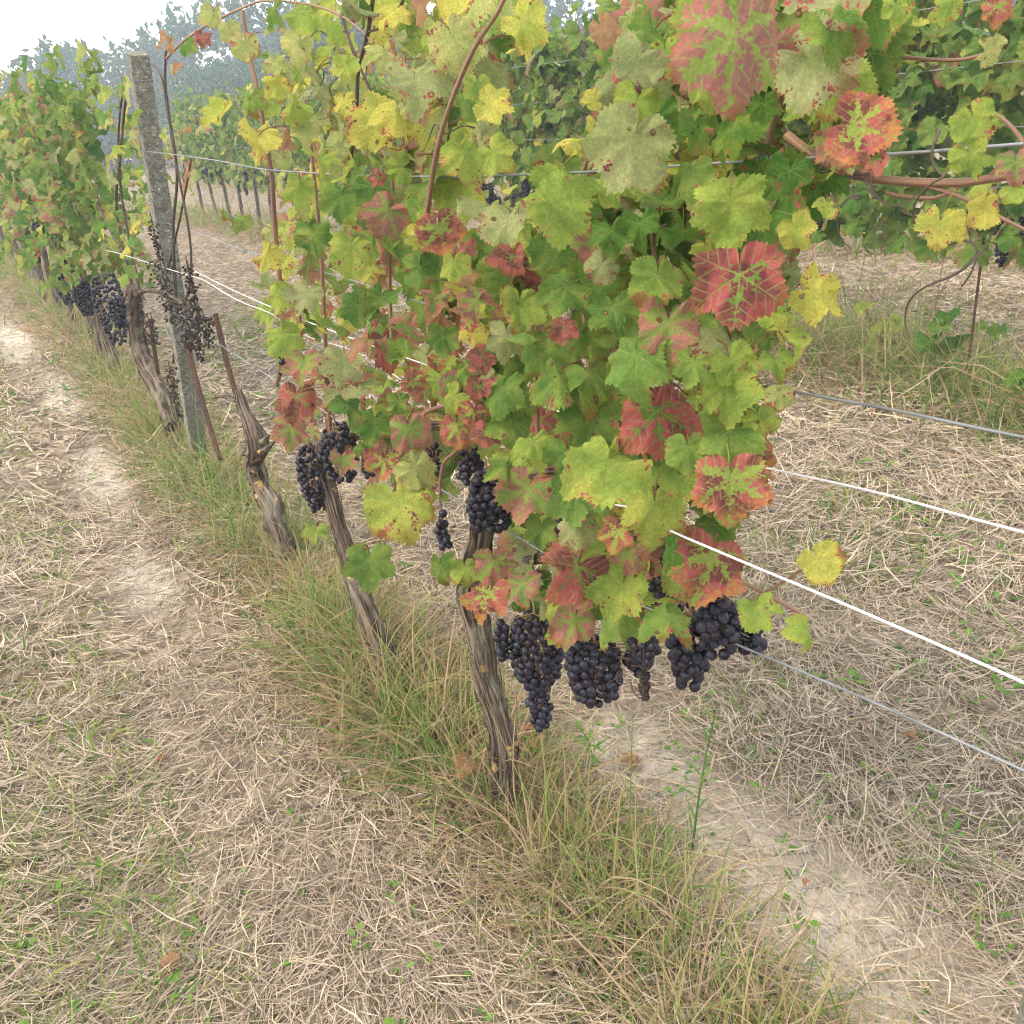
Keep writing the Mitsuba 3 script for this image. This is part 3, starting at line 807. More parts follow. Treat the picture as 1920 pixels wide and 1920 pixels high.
A_BUNCH = [((1000, 1150), 225, [(0, .012), (.1, .036), (.3, .043), (.5, .036), (.60, .024), (.70, .013), (.8, .021), (1, .014)], [((-.047, -.012, -.012), .075, [(0, .012), (.5, .018), (1, .010)])], 240),
           ((1112, 1205), 105, [(0, .02), (.2, .042), (.6, .043), (1, .032)], [((.055, .02, -.005), .062, [(0, .02), (.6, .026), (1, .012)])], 190),
           ((1212, 1185), 58, [(0, .012), (.5, .022), (1, .014)], [], 45), ((1292, 1150), 135, [(0, .03), (.3, .036), (.6, .034), (1, .022)], [], 150),
           ((1350, 1125), 95, [(0, .02), (.4, .040), (1, .026)], [((.04, 0, -.02), .05, [(0, .01), (1, .022)])], 120), ((1238, 1060), 75, [(0, .02), (.5, .03), (1, .016)], [], 80),
           ((912, 890), 90, [(0, .018), (.5, .034), (1, .03)], [((.05, 0, -.06), .03, [(0, .02), (1, .016)])], 100), ((1050, 975), 35, [(0, .008), (1, .012)], [], 10)]
berries = 0
for j, ((px, py), hpx, prof, wings, most) in enumerate(A_BUNCH):
    p = on_row(px, py, .0 if j != 6 else -.03)
    k_ = depth(p) / 1.36
    grape_bunch(A, p, 1.13 * hpx * depth(p) / F_PX, [(a, b * k_) for a, b in prof], rb, 60 + j, wings=[(np.array(o_) @ np.array([[RIGHT[0], RIGHT[1], 0], [NV[0], NV[1], 0], [0, 0, 1]]), l_, p_) for o_, l_, p_ in wings], most=most)

p = on_row(1208, 1252, -.02)
dried_bunch(A, p, 70 * depth(p) / F_PX, 13 * depth(p) / F_PX, 59, 45)

# ------------------------------------------------------------------ near vine B (behind A), and its hanging leaves
B = key('grape_vine')
tag(B, 'yellow, pink and green leaved vine on a thin leaning trunk, left of the foremost vine', 'vine', 'vines of the near row')
tp = px_path([(722, 1245), (700, 1180), (672, 1110), (648, 1030), (626, 950), (608, 880), (604, 830)])
put_tube('trunk', 'bark_matter', tp, [W_(w / 2, p) for w, p in zip((52, 44, 38, 30, 30, 28, 26), tp)], B, k=40, n=100, rough=.2, ridge=.11, seed=13)
q = px_path([(606, 840), (660, 820), (760, 800), (860, 800)], .02)
put_tube('arm', 'bark_matter', q, [W_(9, p) for p in q], B, k=20, n=40, rough=.2, ridge=.1, seed=14)
canes(B, [(11, [(805, 640), (800, 520), (795, 450, -.15), (805, 370, -.17), (822, 270, -.18), (850, 180, -.18), (895, 80, -.17), (935, 20, -.16), (960, -40, -.15)]), (10, [(520, 720), (530, 600), (515, 420), (505, 300), (485, 180), (465, 90), (455, 20)]), (7, [(850, 180), (880, 100), (945, 65)]),
          (8, [(835, 235), (880, 215), (905, 190)]), (5, [(312, 110), (360, 65), (410, 35), (470, 8), (560, 5), (640, 30), (700, 80)]), (8, [(735, 640), (730, 480), (735, 320), (722, 270)]), (10, [(640, 830), (740, 860), (795, 775), (862, 760)]),
          (8, [(826, 930), (832, 870), (850, 850), (895, 815)]), (9, [(620, 820), (610, 640), (600, 450), (580, 250)])], seed=6)
canes(B, [(9, [(700, -10), (690, 60), (672, 130), (668, 220), (650, 330)]), (7, [(640, 25), (660, 90), (690, 160), (720, 230)]), (6, [(760, -10), (720, 50), (690, 60)])], 'dead_cane_matter', seed=7)
rng = np.random.default_rng(15)
for px, py in ((650, 60), (680, 150), (720, 330), (890, 240), (920, 300), (860, 60), (640, 120), (700, 190), (780, 340), (600, 160)):
    tendril(B, on_row(px, py, -.02), rng, 1, .08)
near_canopy(B, FRONT_B, POLY_B, 440, 12)
for j, ((px, py), hpx, prof, most) in enumerate([((578, 835), 130, [(0, .014), (.15, .040), (.5, .045), (1, .026)], 100), ((628, 800), 105, [(0, .03), (.5, .052), (1, .03)], 100), ((530, 665), 35, [(0, .012), (1, .018)], 10), ((826, 960), 72, [(0, .010), (1, .016)], 16),
                                                ((850, 715), 60, [(0, .012), (1, .018)], 14), ((690, 850), 45, [(0, .02), (1, .02)], 16), ((665, 715), 60, [(0, .02), (1, .02)], 18), ((880, 845), 55, [(0, .02), (1, .03)], 22), ((812, 835), 60, [(0, .02), (1, .03)], 18)]):
    p = on_row(px, py, -.03 if j < 4 else .02)
    grape_bunch(B, p, hpx * depth(p) / F_PX, prof, rb, 80 + j, most=most)



def loose_bark(vine, path, radii, seed, n=70):
    """Shreds of bark peeling off a trunk."""
    rng = np.random.default_rng(seed)
    pr = spline(np.c_[path, radii], 120)
    pl = Pile()
    for _ in range(n):
        i0 = int(rng.integers(0, 95)); m = int(rng.integers(7, 22)); seg = pr[i0:i0 + m]
        a = rng.uniform(0, 6.283) + np.linspace(0, rng.normal(0, .4), len(seg))
        lift = 1.03 + np.linspace(0, 1, len(seg)) ** 2 * rng.uniform(-.05, .5) + .02 * rng.normal(size=len(seg))
        d = np.stack([np.cos(a), np.sin(a), a * 0], -1); e = np.stack([-np.sin(a), np.cos(a), a * 0], -1)
        w = rng.uniform(.0012, .0036) * np.sin(np.linspace(.25, 2.9, len(seg)))
        c = seg[:, :3] + d * (seg[:, 3] * lift)[:, None]
        v = np.concatenate([c - e * w[:, None], c + e * w[:, None]])
        k = np.arange(len(seg) - 1); L_ = len(seg)
        f = np.vstack([np.stack([k, k + 1, k + 1 + L_], -1), np.stack([k, k + 1 + L_, k + L_], -1)])
        pl.add(v, f, np.c_[np.r_[np.full(L_, rng.uniform()), np.full(L_, rng.uniform())], np.tile(np.arange(L_) * .004, 2)])
    pl.put('loose_bark', 'bark_shred_matter', vine, kind='stuff')


for vine_, path_, widths_, sd in ((A, [(966, 1600), (950, 1480), (930, 1345), (898, 1190), (886, 1120), (905, 1000)], (62, 52, 49, 50, 52, 42), 1), (B, [(716, 1235), (672, 1110), (626, 950), (604, 840)], (46, 38, 30, 27), 2)):
    q_ = px_path(path_)
    loose_bark(vine_, q_, [W_(w_ / 2, p_) for w_, p_ in zip(widths_, q_)], sd)

# ------------------------------------------------------------------ the dead stub and the diseased vine by the post
Cv = key('grape_vine')
tag(Cv, 'leafless grey dead vine stump with a knobbly forked top and orange lichen', 'vine stump', 'vines of the near row')
tp = px_path([(552, 1095), (538, 1050), (525, 1000), (508, 950), (488, 912), (476, 872), (482, 835), (470, 795), (456, 765), (446, 732)])
put_tube('trunk', 'bark_matter', tp, [W_(w / 2, p) for w, p in zip((62, 46, 40, 42, 36, 34, 44, 30, 22, 15), tp)], Cv, k=56, n=150, rough=.34, ridge=.15, seed=23)
tp = px_path([(452, 752), (432, 744), (408, 742)])
put_tube('branch_stub', 'bark_matter', tp, [W_(w / 2, p) for w, p in zip((15, 12, 10), tp)], Cv, k=20, n=24, rough=.2, ridge=.1, seed=24)
for px, py, dx, dy in ((488, 850, 26, -22), (470, 845, -16, 8), (492, 830, 12, -14), (478, 880, -18, 10)):
    tp = px_path([(px, py), (px + dx * .6, py + dy * .5), (px + dx, py + dy)], -.02)
    put_tube('branch_stub', 'bark_matter', tp, [W_(w / 2, p) for w, p in zip((14, 9, 5), tp)], Cv, k=12, n=12, rough=.25, seed=25)


def vine_canopy(vine, s, o_row, rng, n, z0, z1, half_s, mix_, detail, parts, R=(.045, .075), thick=.15, side=TO_CAM):
    L = Leaves(vine, parts)
    ks = list(mix_); pr = np.array([mix_[k] for k in ks], float); pr /= pr.sum()
    for _ in range(n):
        u = rng.beta(1.5, 1.35)
        s1 = s + rng.uniform(-half_s, half_s)
        rag = float(meshkit.noise(np.array([s1 * 3.3, o_row, 0.5]), 8))
        z = z0 + (z1 - z0) * u * (.74 + .42 * rag) + (rng.uniform(0, .22) if rng.uniform() < .06 else 0)
        o = o_row + rng.normal(0, thick) * (1.1 - .5 * u)
        p = P(s1, o, z)
        out = side if (o - o_row) < rng.normal(0, .1) else -side
        nrm, tip = hang(rng, .5, .5, out)
        cls = ks[rng.choice(len(ks), p=pr)]
        r = rng.uniform(*R)
        vis = r * (1 - (o - o_row)) if side is TO_CAM else r
        L.add(vis, leaf_mesh(p, unit(tip), nrm, r, cls, rng, detail))
    L.build()


D1 = key('grape_vine')
tag(D1, 'ailing vine with shrivelled black bunches and bare dark canes beside the concrete post', 'vine', 'vines of the near row')
tp = px_path([(326, 800), (304, 745), (278, 695), (258, 640), (248, 585), (252, 545)])
put_tube('trunk', 'bark_matter', tp, [W_(w / 2, p) for w, p in zip((36, 33, 34, 32, 38, 30), tp)], D1, k=36, n=90, rough=.25, ridge=.12, seed=33)
canes(D1, [(9, [(250, 560), (290, 545), (330, 560), (360, 590)]), (7, [(252, 555), (235, 480), (220, 400), (225, 300), (240, 150)])], 'bark_matter', seed=34)
canes(D1, [(6, [(330, 560), (325, 430), (330, 300), (312, 180), (312, 90)]), (5, [(345, 570), (352, 420), (322, 260), (305, 150), (285, 120)]), (5, [(262, 545), (230, 380), (222, 260), (240, 150)]), (5, [(300, 550), (335, 420), (358, 300)]), (4, [(270, 560), (190, 400), (180, 380)]),
           (5, [(325, 680), (335, 640), (360, 640), (372, 580), (350, 490)])], 'dead_cane_matter', seed=35)
rng = np.random.default_rng(36)
for j, (px, py, h, w, n) in enumerate([(285, 415, 75, 14, 60), (300, 490, 120, 34, 150), (352, 500, 95, 22, 90), (345, 570, 90, 34, 120), (382, 595, 60, 22, 80), (318, 690, 95, 16, 110), (260, 560, 90, 26, 80), (362, 600, 80, 20, 60), (285, 600, 50, 12, 30)]):
    p = on_row(px, py, -.07)
    dried_bunch(D1, p, h * depth(p) / F_PX, w * depth(p) / F_PX, 100 + j, n)
L = Leaves(D1)
for px, py, w, cls in ((230, 160, 40, 'G'), (200, 225, 34, 'W'), (225, 190, 30, 'G'), (300, 70, 36, 'B'), (325, 80, 30, 'B'), (270, 400, 45, 'L'), (205, 395, 40, 'Y'), (150, 130, 36, 'G'), (380, 230, 40, 'P'), (240, 330, 40, 'G'), (360, 355, 22, 'L'), (248, 172, 20, 'Y'), (235, 210, 34, 'Y'), (270, 270, 36, 'G'), (262, 330, 34, 'L'), (200, 330, 40, 'P'), (225, 420, 36, 'G'), (245, 470, 40, 'G'), (230, 520, 36, 'L')):
    p = on_row(px, py, rng.uniform(-.12, .1)); nrm, tip = hang(rng, .4)
    L.add(w, leaf_mesh(p, unit(tip), nrm, w * depth(p) / F_PX / 1.5, cls, rng, 1, p + UP * .05 + rng.normal(0, .02, 3)))
for _ in range(75):
    p = on_row(rng.uniform(160, 285), rng.uniform(150, 540), rng.uniform(-.1, .2)); nrm, tip = hang(rng, .5)
    L.add(20, leaf_mesh(p, unit(tip), nrm, rng.uniform(.035, .06), 'GGDLPWYG'[rng.integers(8)], rng, 1))
for _ in range(16):
    p = on_row(rng.uniform(300, 365), rng.uniform(100, 420), rng.uniform(-.05, .2)); nrm, tip = hang(rng, .5)
    L.add(15, leaf_mesh(p, unit(tip), nrm, rng.uniform(.02, .045), 'GBLPWB'[rng.integers(6)], rng, 1))
L.build()

mix_left = dict(G=4.5, D=2.2, L=.9, P=1.3, W=.6, Y=.3, M=.5, R=.12)
rng = np.random.default_rng(50)
E1 = key('grape_vine')
tag(E1, 'dense green vine left of the concrete post with full black grape clusters at its foot', 'vine', 'vines of the near row')
tp = px_path([(238, 775), (226, 715), (208, 660), (194, 615), (180, 560)])
put_tube('trunk', 'bark_matter', tp, [W_(w / 2, p) for w, p in zip((26, 23, 21, 20, 20), tp)], E1, k=24, n=60, rough=.22, ridge=.1, seed=43)
vine_canopy(E1, 5.95, 0, rng, 330, .58, 1.86, .62, mix_left, 1, 200, R=(.05, .08))
for j, (px, py, h, w) in enumerate([(192, 515, 130, 30), (120, 515, 55, 22), (150, 530, 60, 20), (215, 560, 55, 18)]):
    p = on_row(px, py, -.14)
    grape_bunch(E1, p, h * depth(p) / F_PX, [(0, W_(w * .7, p)), (.3, W_(w, p)), (.7, W_(w * .8, p)), (1, W_(w * .5, p))], .0095, 120 + j, split=False)
s = 6.75
ORD = ['second', 'third', 'fourth', 'fifth', 'sixth', 'seventh', 'eighth', 'ninth', 'tenth', 'eleventh', 'twelfth', 'thirteenth', 'fourteenth', 'fifteenth', 'sixteenth', 'seventeenth', 'eighteenth', 'nineteenth', 'twentieth']


def far_vine(s, o_row, rng, label, group, n, parts, detail, mix_, bunches, ztop=1.68, half=.5, R=(.05, .08), z0=.62):
    v = key('grape_vine')
    tag(v, label, 'vine', group)
    lean = rng.normal(0, .08)
    b = P(s, o_row + rng.normal(0, .03), 0); b[2] = height(b[None, :2])[0] - .03
    t1 = P(s + lean, o_row, .75)
    pts = np.array([b, b * .6 + t1 * .4 + np.r_[rng.normal(0, .025, 2), 0], t1])
    put_tube('trunk', 'bark_matter', pts, [.034, .027, .025], v, k=14, n=20, rough=.25, ridge=.08, seed=int(rng.integers(99)))
    for j in range(4):
        ds = rng.uniform(-.42, .42)
        q = np.array([t1, P(s + ds, o_row, .85), P(s + ds * 1.1 + rng.normal(0, .05), o_row + rng.normal(0, .04), 1.3), P(s + ds * 1.15 + rng.normal(0, .08), o_row + rng.normal(0, .06), ztop + rng.uniform(-.1, .12))])
        put_tube('cane', 'cane_matter', q, [.006, .005, .004, .0025], v, k=5, n=14)
    vine_canopy(v, s, o_row, rng, n, z0, ztop, half, mix_, detail, parts, R)
    for j in range(bunches):
        p = P(s + rng.uniform(-.4, .4), o_row - rng.uniform(.06, .18), rng.uniform(.72, .95))
        w = rng.uniform(.035, .05)
        grape_bunch(v, p, rng.uniform(.12, .2), [(0, w * .7), (.3, w), (.7, w * .7), (1, w * .4)], .0105, int(rng.integers(1e6)), split=False, most=60)
    return v


j = 0
while s < 20:
    m = dict(mix_left); m['Y'] = .6; m['R'] = .6 if j in (0, 1, 4) else .15; m['W'] = .9
    far_vine(s, 0, rng, f'vine of the near row, {ORD[j]} leafy one beyond the concrete post', 'vines of the near row', 240 if j < 4 else 150, 90 if j < 4 else 40, 1 if j < 3 else 0, m, 2 if j < 3 else 0, half=.45, ztop=1.82)
    s += .82; j += 1

# ------------------------------------------------------------------ second row and beyond
rng = np.random.default_rng(70)
mix_row2 = dict(G=4.2, D=3.6, L=1.0, P=.5, W=.3, Y=.3, M=.2)
j = 0
for s in [1.35, 2.15] + [3.9 + .84 * k for k in range(17)]:
    far_vine(s, ROW_GAP, rng, f'green vine of the row behind, {"first" if j == 0 else ORD[j - 1]} from the right edge', 'vines of the row behind', 900 if j < 3 else 520 if j < 6 else 260, 120 if j < 6 else 60, 1 if j < 5 else 0, mix_row2, 5 if j < 10 else 3, ztop=1.98, half=.95 if j < 3 else .52, R=(.05, .09), z0=.66)
    j += 1
far = Pile()
rng = np.random.default_rng(71)
mix3 = ['G', 'G', 'D', 'L', 'W', 'P', 'Y', 'G']
for r, s0, s1, n in ((2, 4, 34, 2600), (3, 8, 40, 1500), (4, 10, 46, 1100), (5, 12, 50, 900)):
    for _ in range(n):
        p = P(rng.uniform(s0, s1), r * ROW_GAP + rng.normal(0, .17), .65 + 1.2 * rng.beta(1.4, 1.3))
        nrm, tip = hang(rng, .55, .5)
        far.add(*leaf_mesh(p, unit(tip), nrm, rng.uniform(.08, .12), mix3[rng.integers(8)], rng, 0))
far.put('distant_vines', 'leaf_matter', smooth=True, kind='stuff', label='hazy further rows of vines seen through the gaps', category='vines')

# ------------------------------------------------------------------ trees beyond the vineyard
rng = np.random.default_rng(90)


def clump_faces(c, size, n, rng, spread):
    p = unit(rng.normal(0, 1, (n, 3))) * rng.uniform(0, 1, (n, 1)) ** .45
    p = c + p * spread * 1.75 * (1 + .25 * np.sin(p[:, :1] * 9 + c[0]))
    d = unit(rng.normal(0, 1, (n, 3))); e = unit(np.cross(d, rng.normal(0, 1, (n, 3))))
    L = size * rng.uniform(.5, 1.3, (n, 1))
    v = np.stack([p - d * L, p + e * L * .55, p + d * L, p - e * L * .55], 1).reshape(-1, 3)
    f = np.arange(n)[:, None] * 4 + np.array([0, 1, 2, 3])
    f = np.vstack([f[:, [0, 1, 2]], f[:, [0, 2, 3]]])
    tone = np.repeat(rng.uniform(0, 1, n), 4)
    return v, f, np.c_[tone, np.full(4 * n, rng.uniform(0, 1))]


def tree(x, y, h, w, label, group, n=3500):
    k = key('tree')
    tag(k, label, 'tree', group)
    base = np.array([x, y, -.1])
    put_tube('trunk', 'bark_matter', np.array([base, base + [rng.normal(0, .1), 0, h * .4], base + [rng.normal(0, .2), 0, h * .8]]), [w * .05 + .06, w * .035 + .04, .04], k, k=8, n=10, rough=.1)
    pl = Pile()
    lim = Pile()
    for _ in range(44):
        a, u = rng.uniform(0, 6.283), rng.beta(1.3, 1.2)
        rr = w / 2 * math.sin(math.pi * min(.97, .16 + .80 * u)) ** .7 * rng.uniform(.35, 1.0)
        c = base + [rr * math.cos(a), rr * math.sin(a), h * (.20 + .76 * u)]
        pl.add(*clump_faces(c, .055 + .006 * h, n // 44, rng, np.array([w * .095, w * .095, h * .052]) * rng.uniform(.7, 1.4)))
        st = base + [0, 0, max(.15 * h, (c[2] - base[2]) * .7)]
        lim.add(*tube(np.array([st, (st + c) / 2 + [0, 0, .1], c]), [.05, .035, .015], k=5, cap=False))
    lim.put('limbs', 'bark_matter', k, True)
    pl.put('crown', 'tree_leaf_matter', k)


def sky_px(x, y, dist):
    d = ray(x, y); d = d / np.linalg.norm(d[:2])
    return EYE + d * dist


def ordinal(n):
    tens, ones = ('', '', 'twenty', 'thirty')[n // 10], (['first'] + ORD)
    return ones[n - 1] if n < 20 else ({20: 'twentieth', 30: 'thirtieth'}.get(n) or tens + '-' + ones[n % 10 - 1])


TREES = [(-60, 165, 52), (20, 175, 55), (70, 168, 50), (130, 185, 54), (180, 178, 56), (230, 160, 52), (290, 150, 50), (350, 138, 48), (390, 118, 45), (440, 100, 47), (500, 90, 45), (545, 60, 42), (600, 10, 38), (655, 15, 38), (700, 25, 40), (760, 20, 40), (820, 40, 42), (870, 55, 44), (930, 50, 43), (985, 62, 45), (1040, 66, 46),
         (1085, 62, 46), (1140, 26, 40), (1175, 20, 42), (1215, 45, 44), (1265, 40, 44), (1320, 40, 44), (1380, 30, 42), (1440, 20, 42), (1520, 10, 42), (1600, 0, 40), (1690, -10, 40), (1780, -20, 40), (1880, -30, 40), (1980, -40, 40)]
for j, (px, py, dist) in enumerate(TREES):
    top = sky_px(px, py, dist)
    lab = 'slender lone treetop standing above the far wood, right of centre' if px == 1140 else f'hazy blue-green tree of the far wood, {ordinal(j + 1)} from the left'
    tree(top[0], top[1], top[2] + .1, (2.2 if px == 1140 else rng.uniform(3.4, 4.8)), lab, 'trees of the far wood')
wood = Pile()
for _ in range(420):
    a = rng.uniform(-.62, .62); dist = rng.uniform(56, 70)
    hz = np.interp(a, [-.62, -.45, -.2, 0, .62], [4.6, 5.0, 8.5, 7.2, 8.5])
    c = np.array([dist * math.sin(a), dist * math.cos(a), hz * rng.uniform(.08, .9)])
    wood.add(*clump_faces(c, .26, 190, rng, np.array([1.2, 1.2, .6])))
wood.put('distant_wood', 'tree_leaf_matter', kind='stuff', label='blue hazy mass of woodland beyond the vineyard', category='wood')

# ------------------------------------------------------------------ posts, stakes and wires


def concrete_post(foot, head, w, label, group=None, below=.15):
    k = key('concrete_post')
    ax = unit(head - foot)
    a = unit(np.r_[NV, 0] - ax * (np.r_[NV, 0] @ ax)); b = np.cross(ax, a)
    foot = foot - ax * below
    ring = np.array([(x, y) for sx, sy in ((1, 1), (-1, 1), (-1, -1), (1, -1)) for x, y in (((1, .8), (.8, 1)) if sx * sy > 0 else ((.8, 1), (1, .8))) for x, y in [(x * sx, y * sy)]]) * w / 2
    n = 60
    L = np.linalg.norm(head - foot)
    v = np.array([foot + ax * L * t / n + (a * x + b * y) * (1 - .12 * t / n) for t in range(n + 1) for x, y in ring])
    v += .0022 * (meshkit.fbm(v * 45, 3, 5)[:, None] - .5) * 2
    v = np.vstack([v, head + ax * .004])
    f = []
    m = len(ring)
    for t in range(n):
        for q in range(m):
            f.append([t * m + q, t * m + (q + 1) % m, (t + 1) * m + (q + 1) % m]); f.append([t * m + q, (t + 1) * m + (q + 1) % m, (t + 1) * m + q])
    for q in range(m):
        f.append([n * m + q, n * m + (q + 1) % m, len(v) - 1])
    scene[k] = mikit.ply((v, np.array(f)), 'concrete_matter', smooth=35)
    tag(k, label, 'post', group)
    return k, ax, a, b


foot = on_row(374, 855, .02)
head = on_row(258, 100, .02)
pk, ax, pa, pb = concrete_post(foot, head, .072, 'leaning grey concrete trellis post left of the yellow vine', 'trellis posts')
for t in (.985, .74, .52, .40):                 # wire wound round the post at each wire's height
    c = foot + (head - foot) * (t - .03)
    a_ = np.linspace(0, 6.283 * 1.5, 40)
    e = .056 * (1 - .1 * t)
    sq = np.maximum(np.abs(np.cos(a_)), np.abs(np.sin(a_)))
    loop = c + (pa * (np.cos(a_) / sq)[:, None] + pb * (np.sin(a_) / sq)[:, None]) * e * .93 + ax * (np.linspace(-.006, .006, 40))[:, None]
    put_tube('wire_tie', 'galvanised_matter', loop, .0013, pk, k=5)
foot2 = P(.02, .06, -.02)
g = on_row(2004, 1850, .0)
concrete_post(np.r_[g[:2] + NV * .03, -.05], np.r_[g[:2] + NV * .03 - DV * .02, 1.75], .09, 'concrete trellis post just showing at the lower right corner', 'trellis posts')
for j, (s_, o_) in enumerate(((5.6, ROW_GAP), (10.6, ROW_GAP), (11.5, 0.0))):
    b = P(s_, o_, 0)
    concrete_post(b, b + UP * 1.85 + np.r_[RNG.normal(0, .03, 2), 0], .09, ('grey post standing in the row behind, right of the middle', 'grey post of the row behind, seen between the yellow vine and the concrete post', 'far grey post in the near row at the left')[j], 'trellis posts')

WIRES = [('galvanised_matter', 8.5, 'lowest grey wire running from the right grapes to the right edge', [(1990, 1477), (1920, 1445), (1640, 1318), (1350, 1195), (1100, 1085), (800, 900), (560, 740), (480, 690), (380, 625), (340, 590)], .0),
         ('plastic_wire_matter', 11, 'lower white coated wire crossing in front of the orange leaf', [(1990, 1312), (1920, 1280), (1600, 1140), (1310, 1018), (1235, 984), (1100, 925, .03), (800, 745, .16), (600, 640, .15), (490, 580, .03), (370, 521, -.03), (200, 470, -.06)], -.115),
         ('plastic_wire_matter', 10, 'upper white coated wire on the right below the grey wire', [(1990, 1014), (1920, 998), (1650, 925), (1440, 878), (1200, 820), (900, 720), (490, 568), (350, 500)], .03),
         ('galvanised_matter', 10, 'grey wire leaving the leaves above the white wires', [(1990, 832), (1920, 820), (1680, 770), (1400, 718), (1150, 665), (900, 600), (640, 520), (460, 470), (380, 440), (290, 412)], .02),
         ('galvanised_matter', 9, 'top grey wire strung through the upper leaves', [(1990, 265), (1920, 270), (1700, 287), (1440, 300), (1050, 325), (860, 330), (700, 330), (520, 320), (400, 300), (275, 284)], -.02)]
for bs, wpx, lab, pts, o in WIRES:
    q = px_path(pts, o)
    r0 = .00135 if bs == 'plastic_wire_matter' else .0015
    k = put_tube('trellis_wire', bs, q, r0, k=8, n=120, tags=dict(label=lab, category='wire', group='wires of the near row'))
    rngw = np.random.default_rng(int(wpx * 100 + pts[1][1]))
    if bs == 'galvanised_matter':
        for px, py, *_ in pts[3:8:2]:
            c = on_row(px, py, o); a_ = np.linspace(0, 25, 60)
            d = unit(np.r_[DV, 0]); up = UP
            coil = c + d * np.linspace(-.012, .012, 60)[:, None] + .0042 * (np.cos(a_)[:, None] * up + np.sin(a_)[:, None] * np.r_[NV, 0])
            put_tube('wire_tie', 'galvanised_matter', coil, .0008, k, k=4)
for z_, lab in ((.95, 'lower wire of the row behind'), (1.18, 'middle wire of the row behind'), (1.42, 'upper wire of the row behind'), (1.66, 'topmost wire of the row behind')):
    put_tube('trellis_wire', 'galvanised_matter', P(np.linspace(0, 20, 12), ROW_GAP - .16, z_ + .012 * np.sin(np.arange(12) * 2.1)), .0026, k=6, n=60, tags=dict(label=lab, category='wire', group='wires of the row behind'))
for wpx, a_, b_, lab in ((10, (404, 588), (446, 750), 'short rusty stake standing above the dead stump'), (9, (338, 600), (413, 862), 'long rusty stake leaning right of the concrete post'), (8, (282, 600), (312, 785), 'thin rusty stake on the ailing vine trunk'), (10, (888, 975), (905, 1140), 'dark rusty stake beside the foremost vine trunk')):
    q = px_path([a_, ((a_[0] + b_[0]) / 2 - 2, (a_[1] + b_[1]) / 2), b_], .03)
    put_tube('vine_stake', 'rust_matter', q, W_(wpx / 2, q[0]), k=10, n=20, tags=dict(label=lab, category='stake', group='rusty vine stakes'))

# ------------------------------------------------------------------ leaves of the next vine reaching in at the right
q = P(2.62, ROW_GAP, np.array([0., .4, 1.0]))
put_tube('vine_stake', 'rust_matter', q, .006, k=8, tags=dict(label='thin dark stake in the row behind at the right', category='stake', group='rusty vine stakes'))
V0 = key('grape_vine')
tag(V0, 'vine outside the right edge whose yellow-green leaves reach in over the top wire', 'vine', 'vines of the near row')
b = P(.35, .0, -.03)
put_tube('trunk', 'bark_matter', np.array([P(-.2, 0, -.04), P(-.17, .02, .4), P(-.2, 0, .8)]), [.03, .026, .024], V0, k=20, n=30, rough=.2, ridge=.1)
canes(V0, [(11, [(2150, 760), (2080, 500), (2020, 330), (1930, 290), (1850, 335)]), (8, [(1930, 290), (1860, 210), (1830, 200)])], seed=9)
L = Leaves(V0)
rng = np.random.default_rng(77)
for px, py, w, cls, turn in ((1760, 432, 95, 'Y', -10), (1845, 395, 70, 'Y', 10), (1830, 232, 90, 'L', 20), (1818, 300, 85, 'L', 0), (1863, 95, 66, 'W', 20), (1727, 45, 34, 'L', -20), (1905, 312, 75, 'M', 0), (1900, 362, 48, 'L', 30), (1780, 20, 60, 'L', 0), (1870, 20, 60, 'O', 0), (1680, 20, 60, 'L', 0)):
    p = on_row(px, py, -.10); view = unit(EYE - p); a = math.radians(turn)
    R = w * depth(p) / F_PX / 1.6
    nrm = unit(view * .8 + UP * .3 + rng.normal(0, .3, 3)); tip = -UPV * math.cos(a) + RIGHT * math.sin(a)
    base = p - tip * R * .2
    L.add(w, leaf_mesh(base, tip, nrm, R, cls, rng, 2, base + UP * R + np.r_[NV, 0] * R * .6))
L.build()

# ------------------------------------------------------------------ weeds and fallen leaves that stand out
rng = np.random.default_rng(88)


def stalk_weed(px, py, h, label, n=24, leaf=.05, lean=(0, 0), name='tall_weed', ratio=.14):
    g = on_ground(px, py); g[2] = height(g[None, :2])[0] - .01
    k = key(name); tag(k, label, 'weed')
    top = g + np.array([lean[0], lean[1], h])
    pts = spline(np.array([g, (g + top) / 2 + np.r_[rng.normal(0, .01, 2), 0], top]), 14)
    v, f, uv = tube(pts, np.linspace(.0028, .001, 14), k=6)
    put('stem', (v, f), 'weed_matter', k, True, np.c_[np.full(len(v), .31), uv[:, 1]])
    for j in range(n):
        t = (j + .5) / n
        b = pts[int(t * 13)]
        put('leaf', *(lambda m: ((m[0], m[1]), 'weed_matter', k, True, m[2]))(oval_leaf(b, j * 2.4 + rng.normal(0, .3), rng.uniform(.5, 1.1), leaf * (1.25 - .8 * t) * rng.uniform(.7, 1.2), leaf * ratio, rng.uniform(0, 1), .6)))


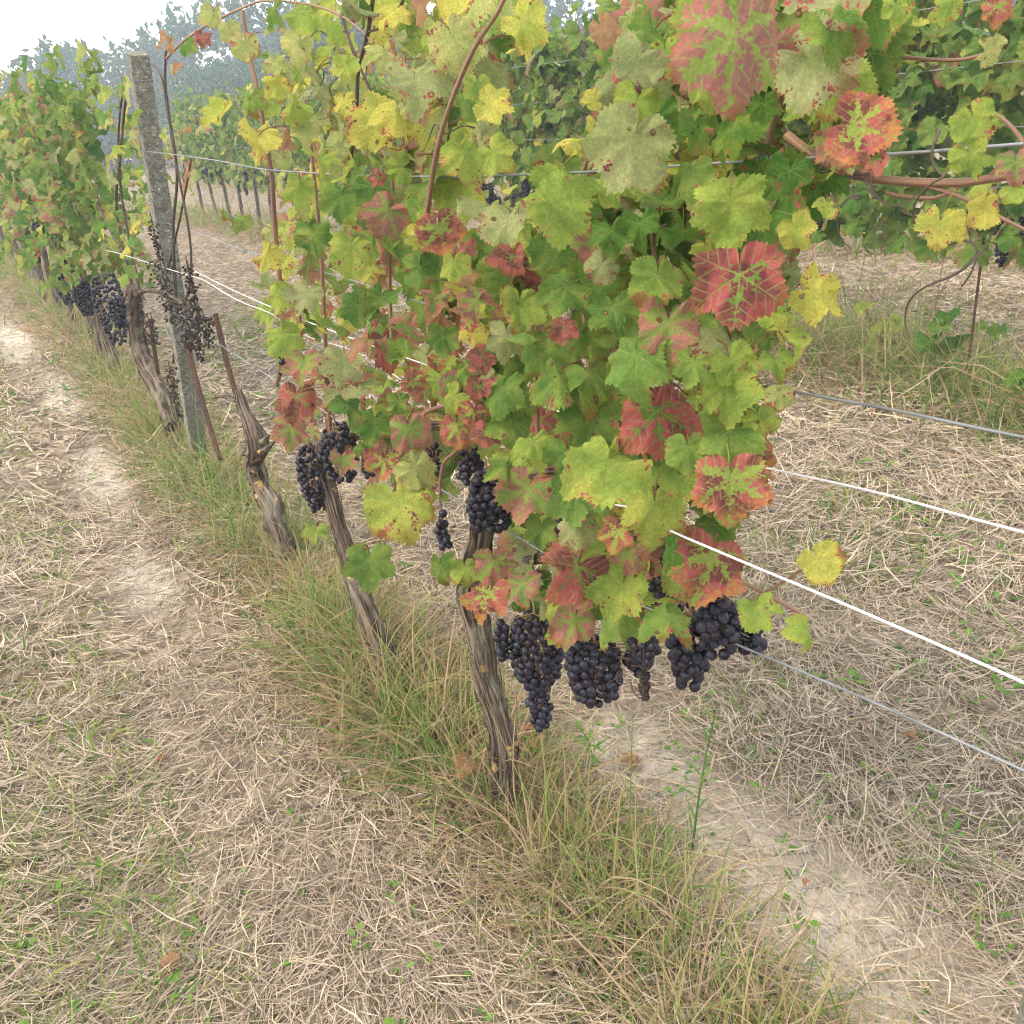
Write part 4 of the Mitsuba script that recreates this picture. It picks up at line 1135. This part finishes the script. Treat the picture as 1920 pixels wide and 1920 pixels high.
stalk_weed(1298, 1590, .34, 'tall single green weed stalk right of the foremost trunk below the grapes', 24, .055, (.05, .02), ratio=.085)
stalk_weed(1085, 1440, .14, 'leafy green weed just right of the trunk under the largest grape bunch', 16, .07)
stalk_weed(1010, 1425, .10, 'low green weed at the foot of the foremost trunk', 12, .06)
stalk_weed(400, 960, .30, 'feathery pale green weed in the grass before the concrete post', 34, .05)
stalk_weed(450, 1060, .22, 'green weed left of the dead stump base', 24, .05)
stalk_weed(680, 1260, .20, 'bright green weed at the foot of the yellow vine trunk', 22, .06)
for j, (px, py, lab) in enumerate(((1770, 730, 'broad heart-leaved sucker plant in the grass of the row behind, at the right'), (1640, 690, 'small light green sucker plant left of the heart-leaved one'), (1890, 800, 'lone heart-shaped leaf plant at the right edge under the row behind'))):
    g = on_ground(px, py); k = key('sucker_plant'); tag(k, lab, 'plant')
    for q in range((9, 6, 3)[j]):
        p = g + np.array([rng.normal(0, .12), rng.normal(0, .08), rng.uniform(.14, .38)])
        nrm = unit(TO_CAM * .7 + UP * .8 + rng.normal(0, .3, 3))
        v, f, uv = leaf_mesh(p, unit(-UP + TO_CAM * .6 + rng.normal(0, .4, 3)), nrm, rng.uniform(.055, .08), 'D' if j != 1 else 'L', rng, 1, np.r_[g[:2], 0.0])
        put('leaf', (v, f), 'leaf_matter', k, True, uv)
for px, py, w, lab in ((888, 1498, 52, 'curled orange-brown fallen leaf left of the foremost trunk base'), (1012, 1432, 40, 'pale brown fallen leaf right of the foremost trunk base'), (1185, 1425, 45, 'dark brown and orange fallen leaf on the straw below the grapes'), (330, 1815, 36, 'brown withered leaf on the mown straw at the lower left'),
                       (590, 1208, 42, 'brown withered leaf in the grass between the stump and the trunk'), (985, 1418, 34, 'small tan fallen leaf touching the foremost trunk'), (1700, 1390, 24, 'small orange fallen leaf under the lowest wire'), (1510, 1675, 18, 'tiny reddish fallen leaf on the bare soil at the lower right'), (305, 1425, 16, 'tiny dark red fallen leaf on the straw at the left')):
    g = on_ground(px, py); g[2] = height(g[None, :2])[0] + (.085 if abs(so(g)[1]) < .25 else .035)
    R = w * depth(g) / F_PX / 1.5
    k = key('fallen_leaf'); tag(k, lab, 'leaf')
    v, f, uv = leaf_mesh(g, unit(np.r_[rng.normal(0, 1, 2), .1]), unit(UP + rng.normal(0, .35, 3)), R, 'R' if w == 16 else 'B', rng, 1)
    scene[k] = mikit.ply((v, f), 'leaf_matter', smooth=True, uv=uv)

# ------------------------------------------------------------------ the air
scene['haze'] = {'type': 'cube', 'to_world': T().translate([0, 40, 5.5]).scale([104, 104, 7.0]), 'bsdf': {'type': 'null'}, 'interior': {'type': 'ref', 'id': 'haze_air'}}
tag('haze', kind='stuff', label='thin pale haze over the vineyard', category='haze')
print(len(scene), 'entries')
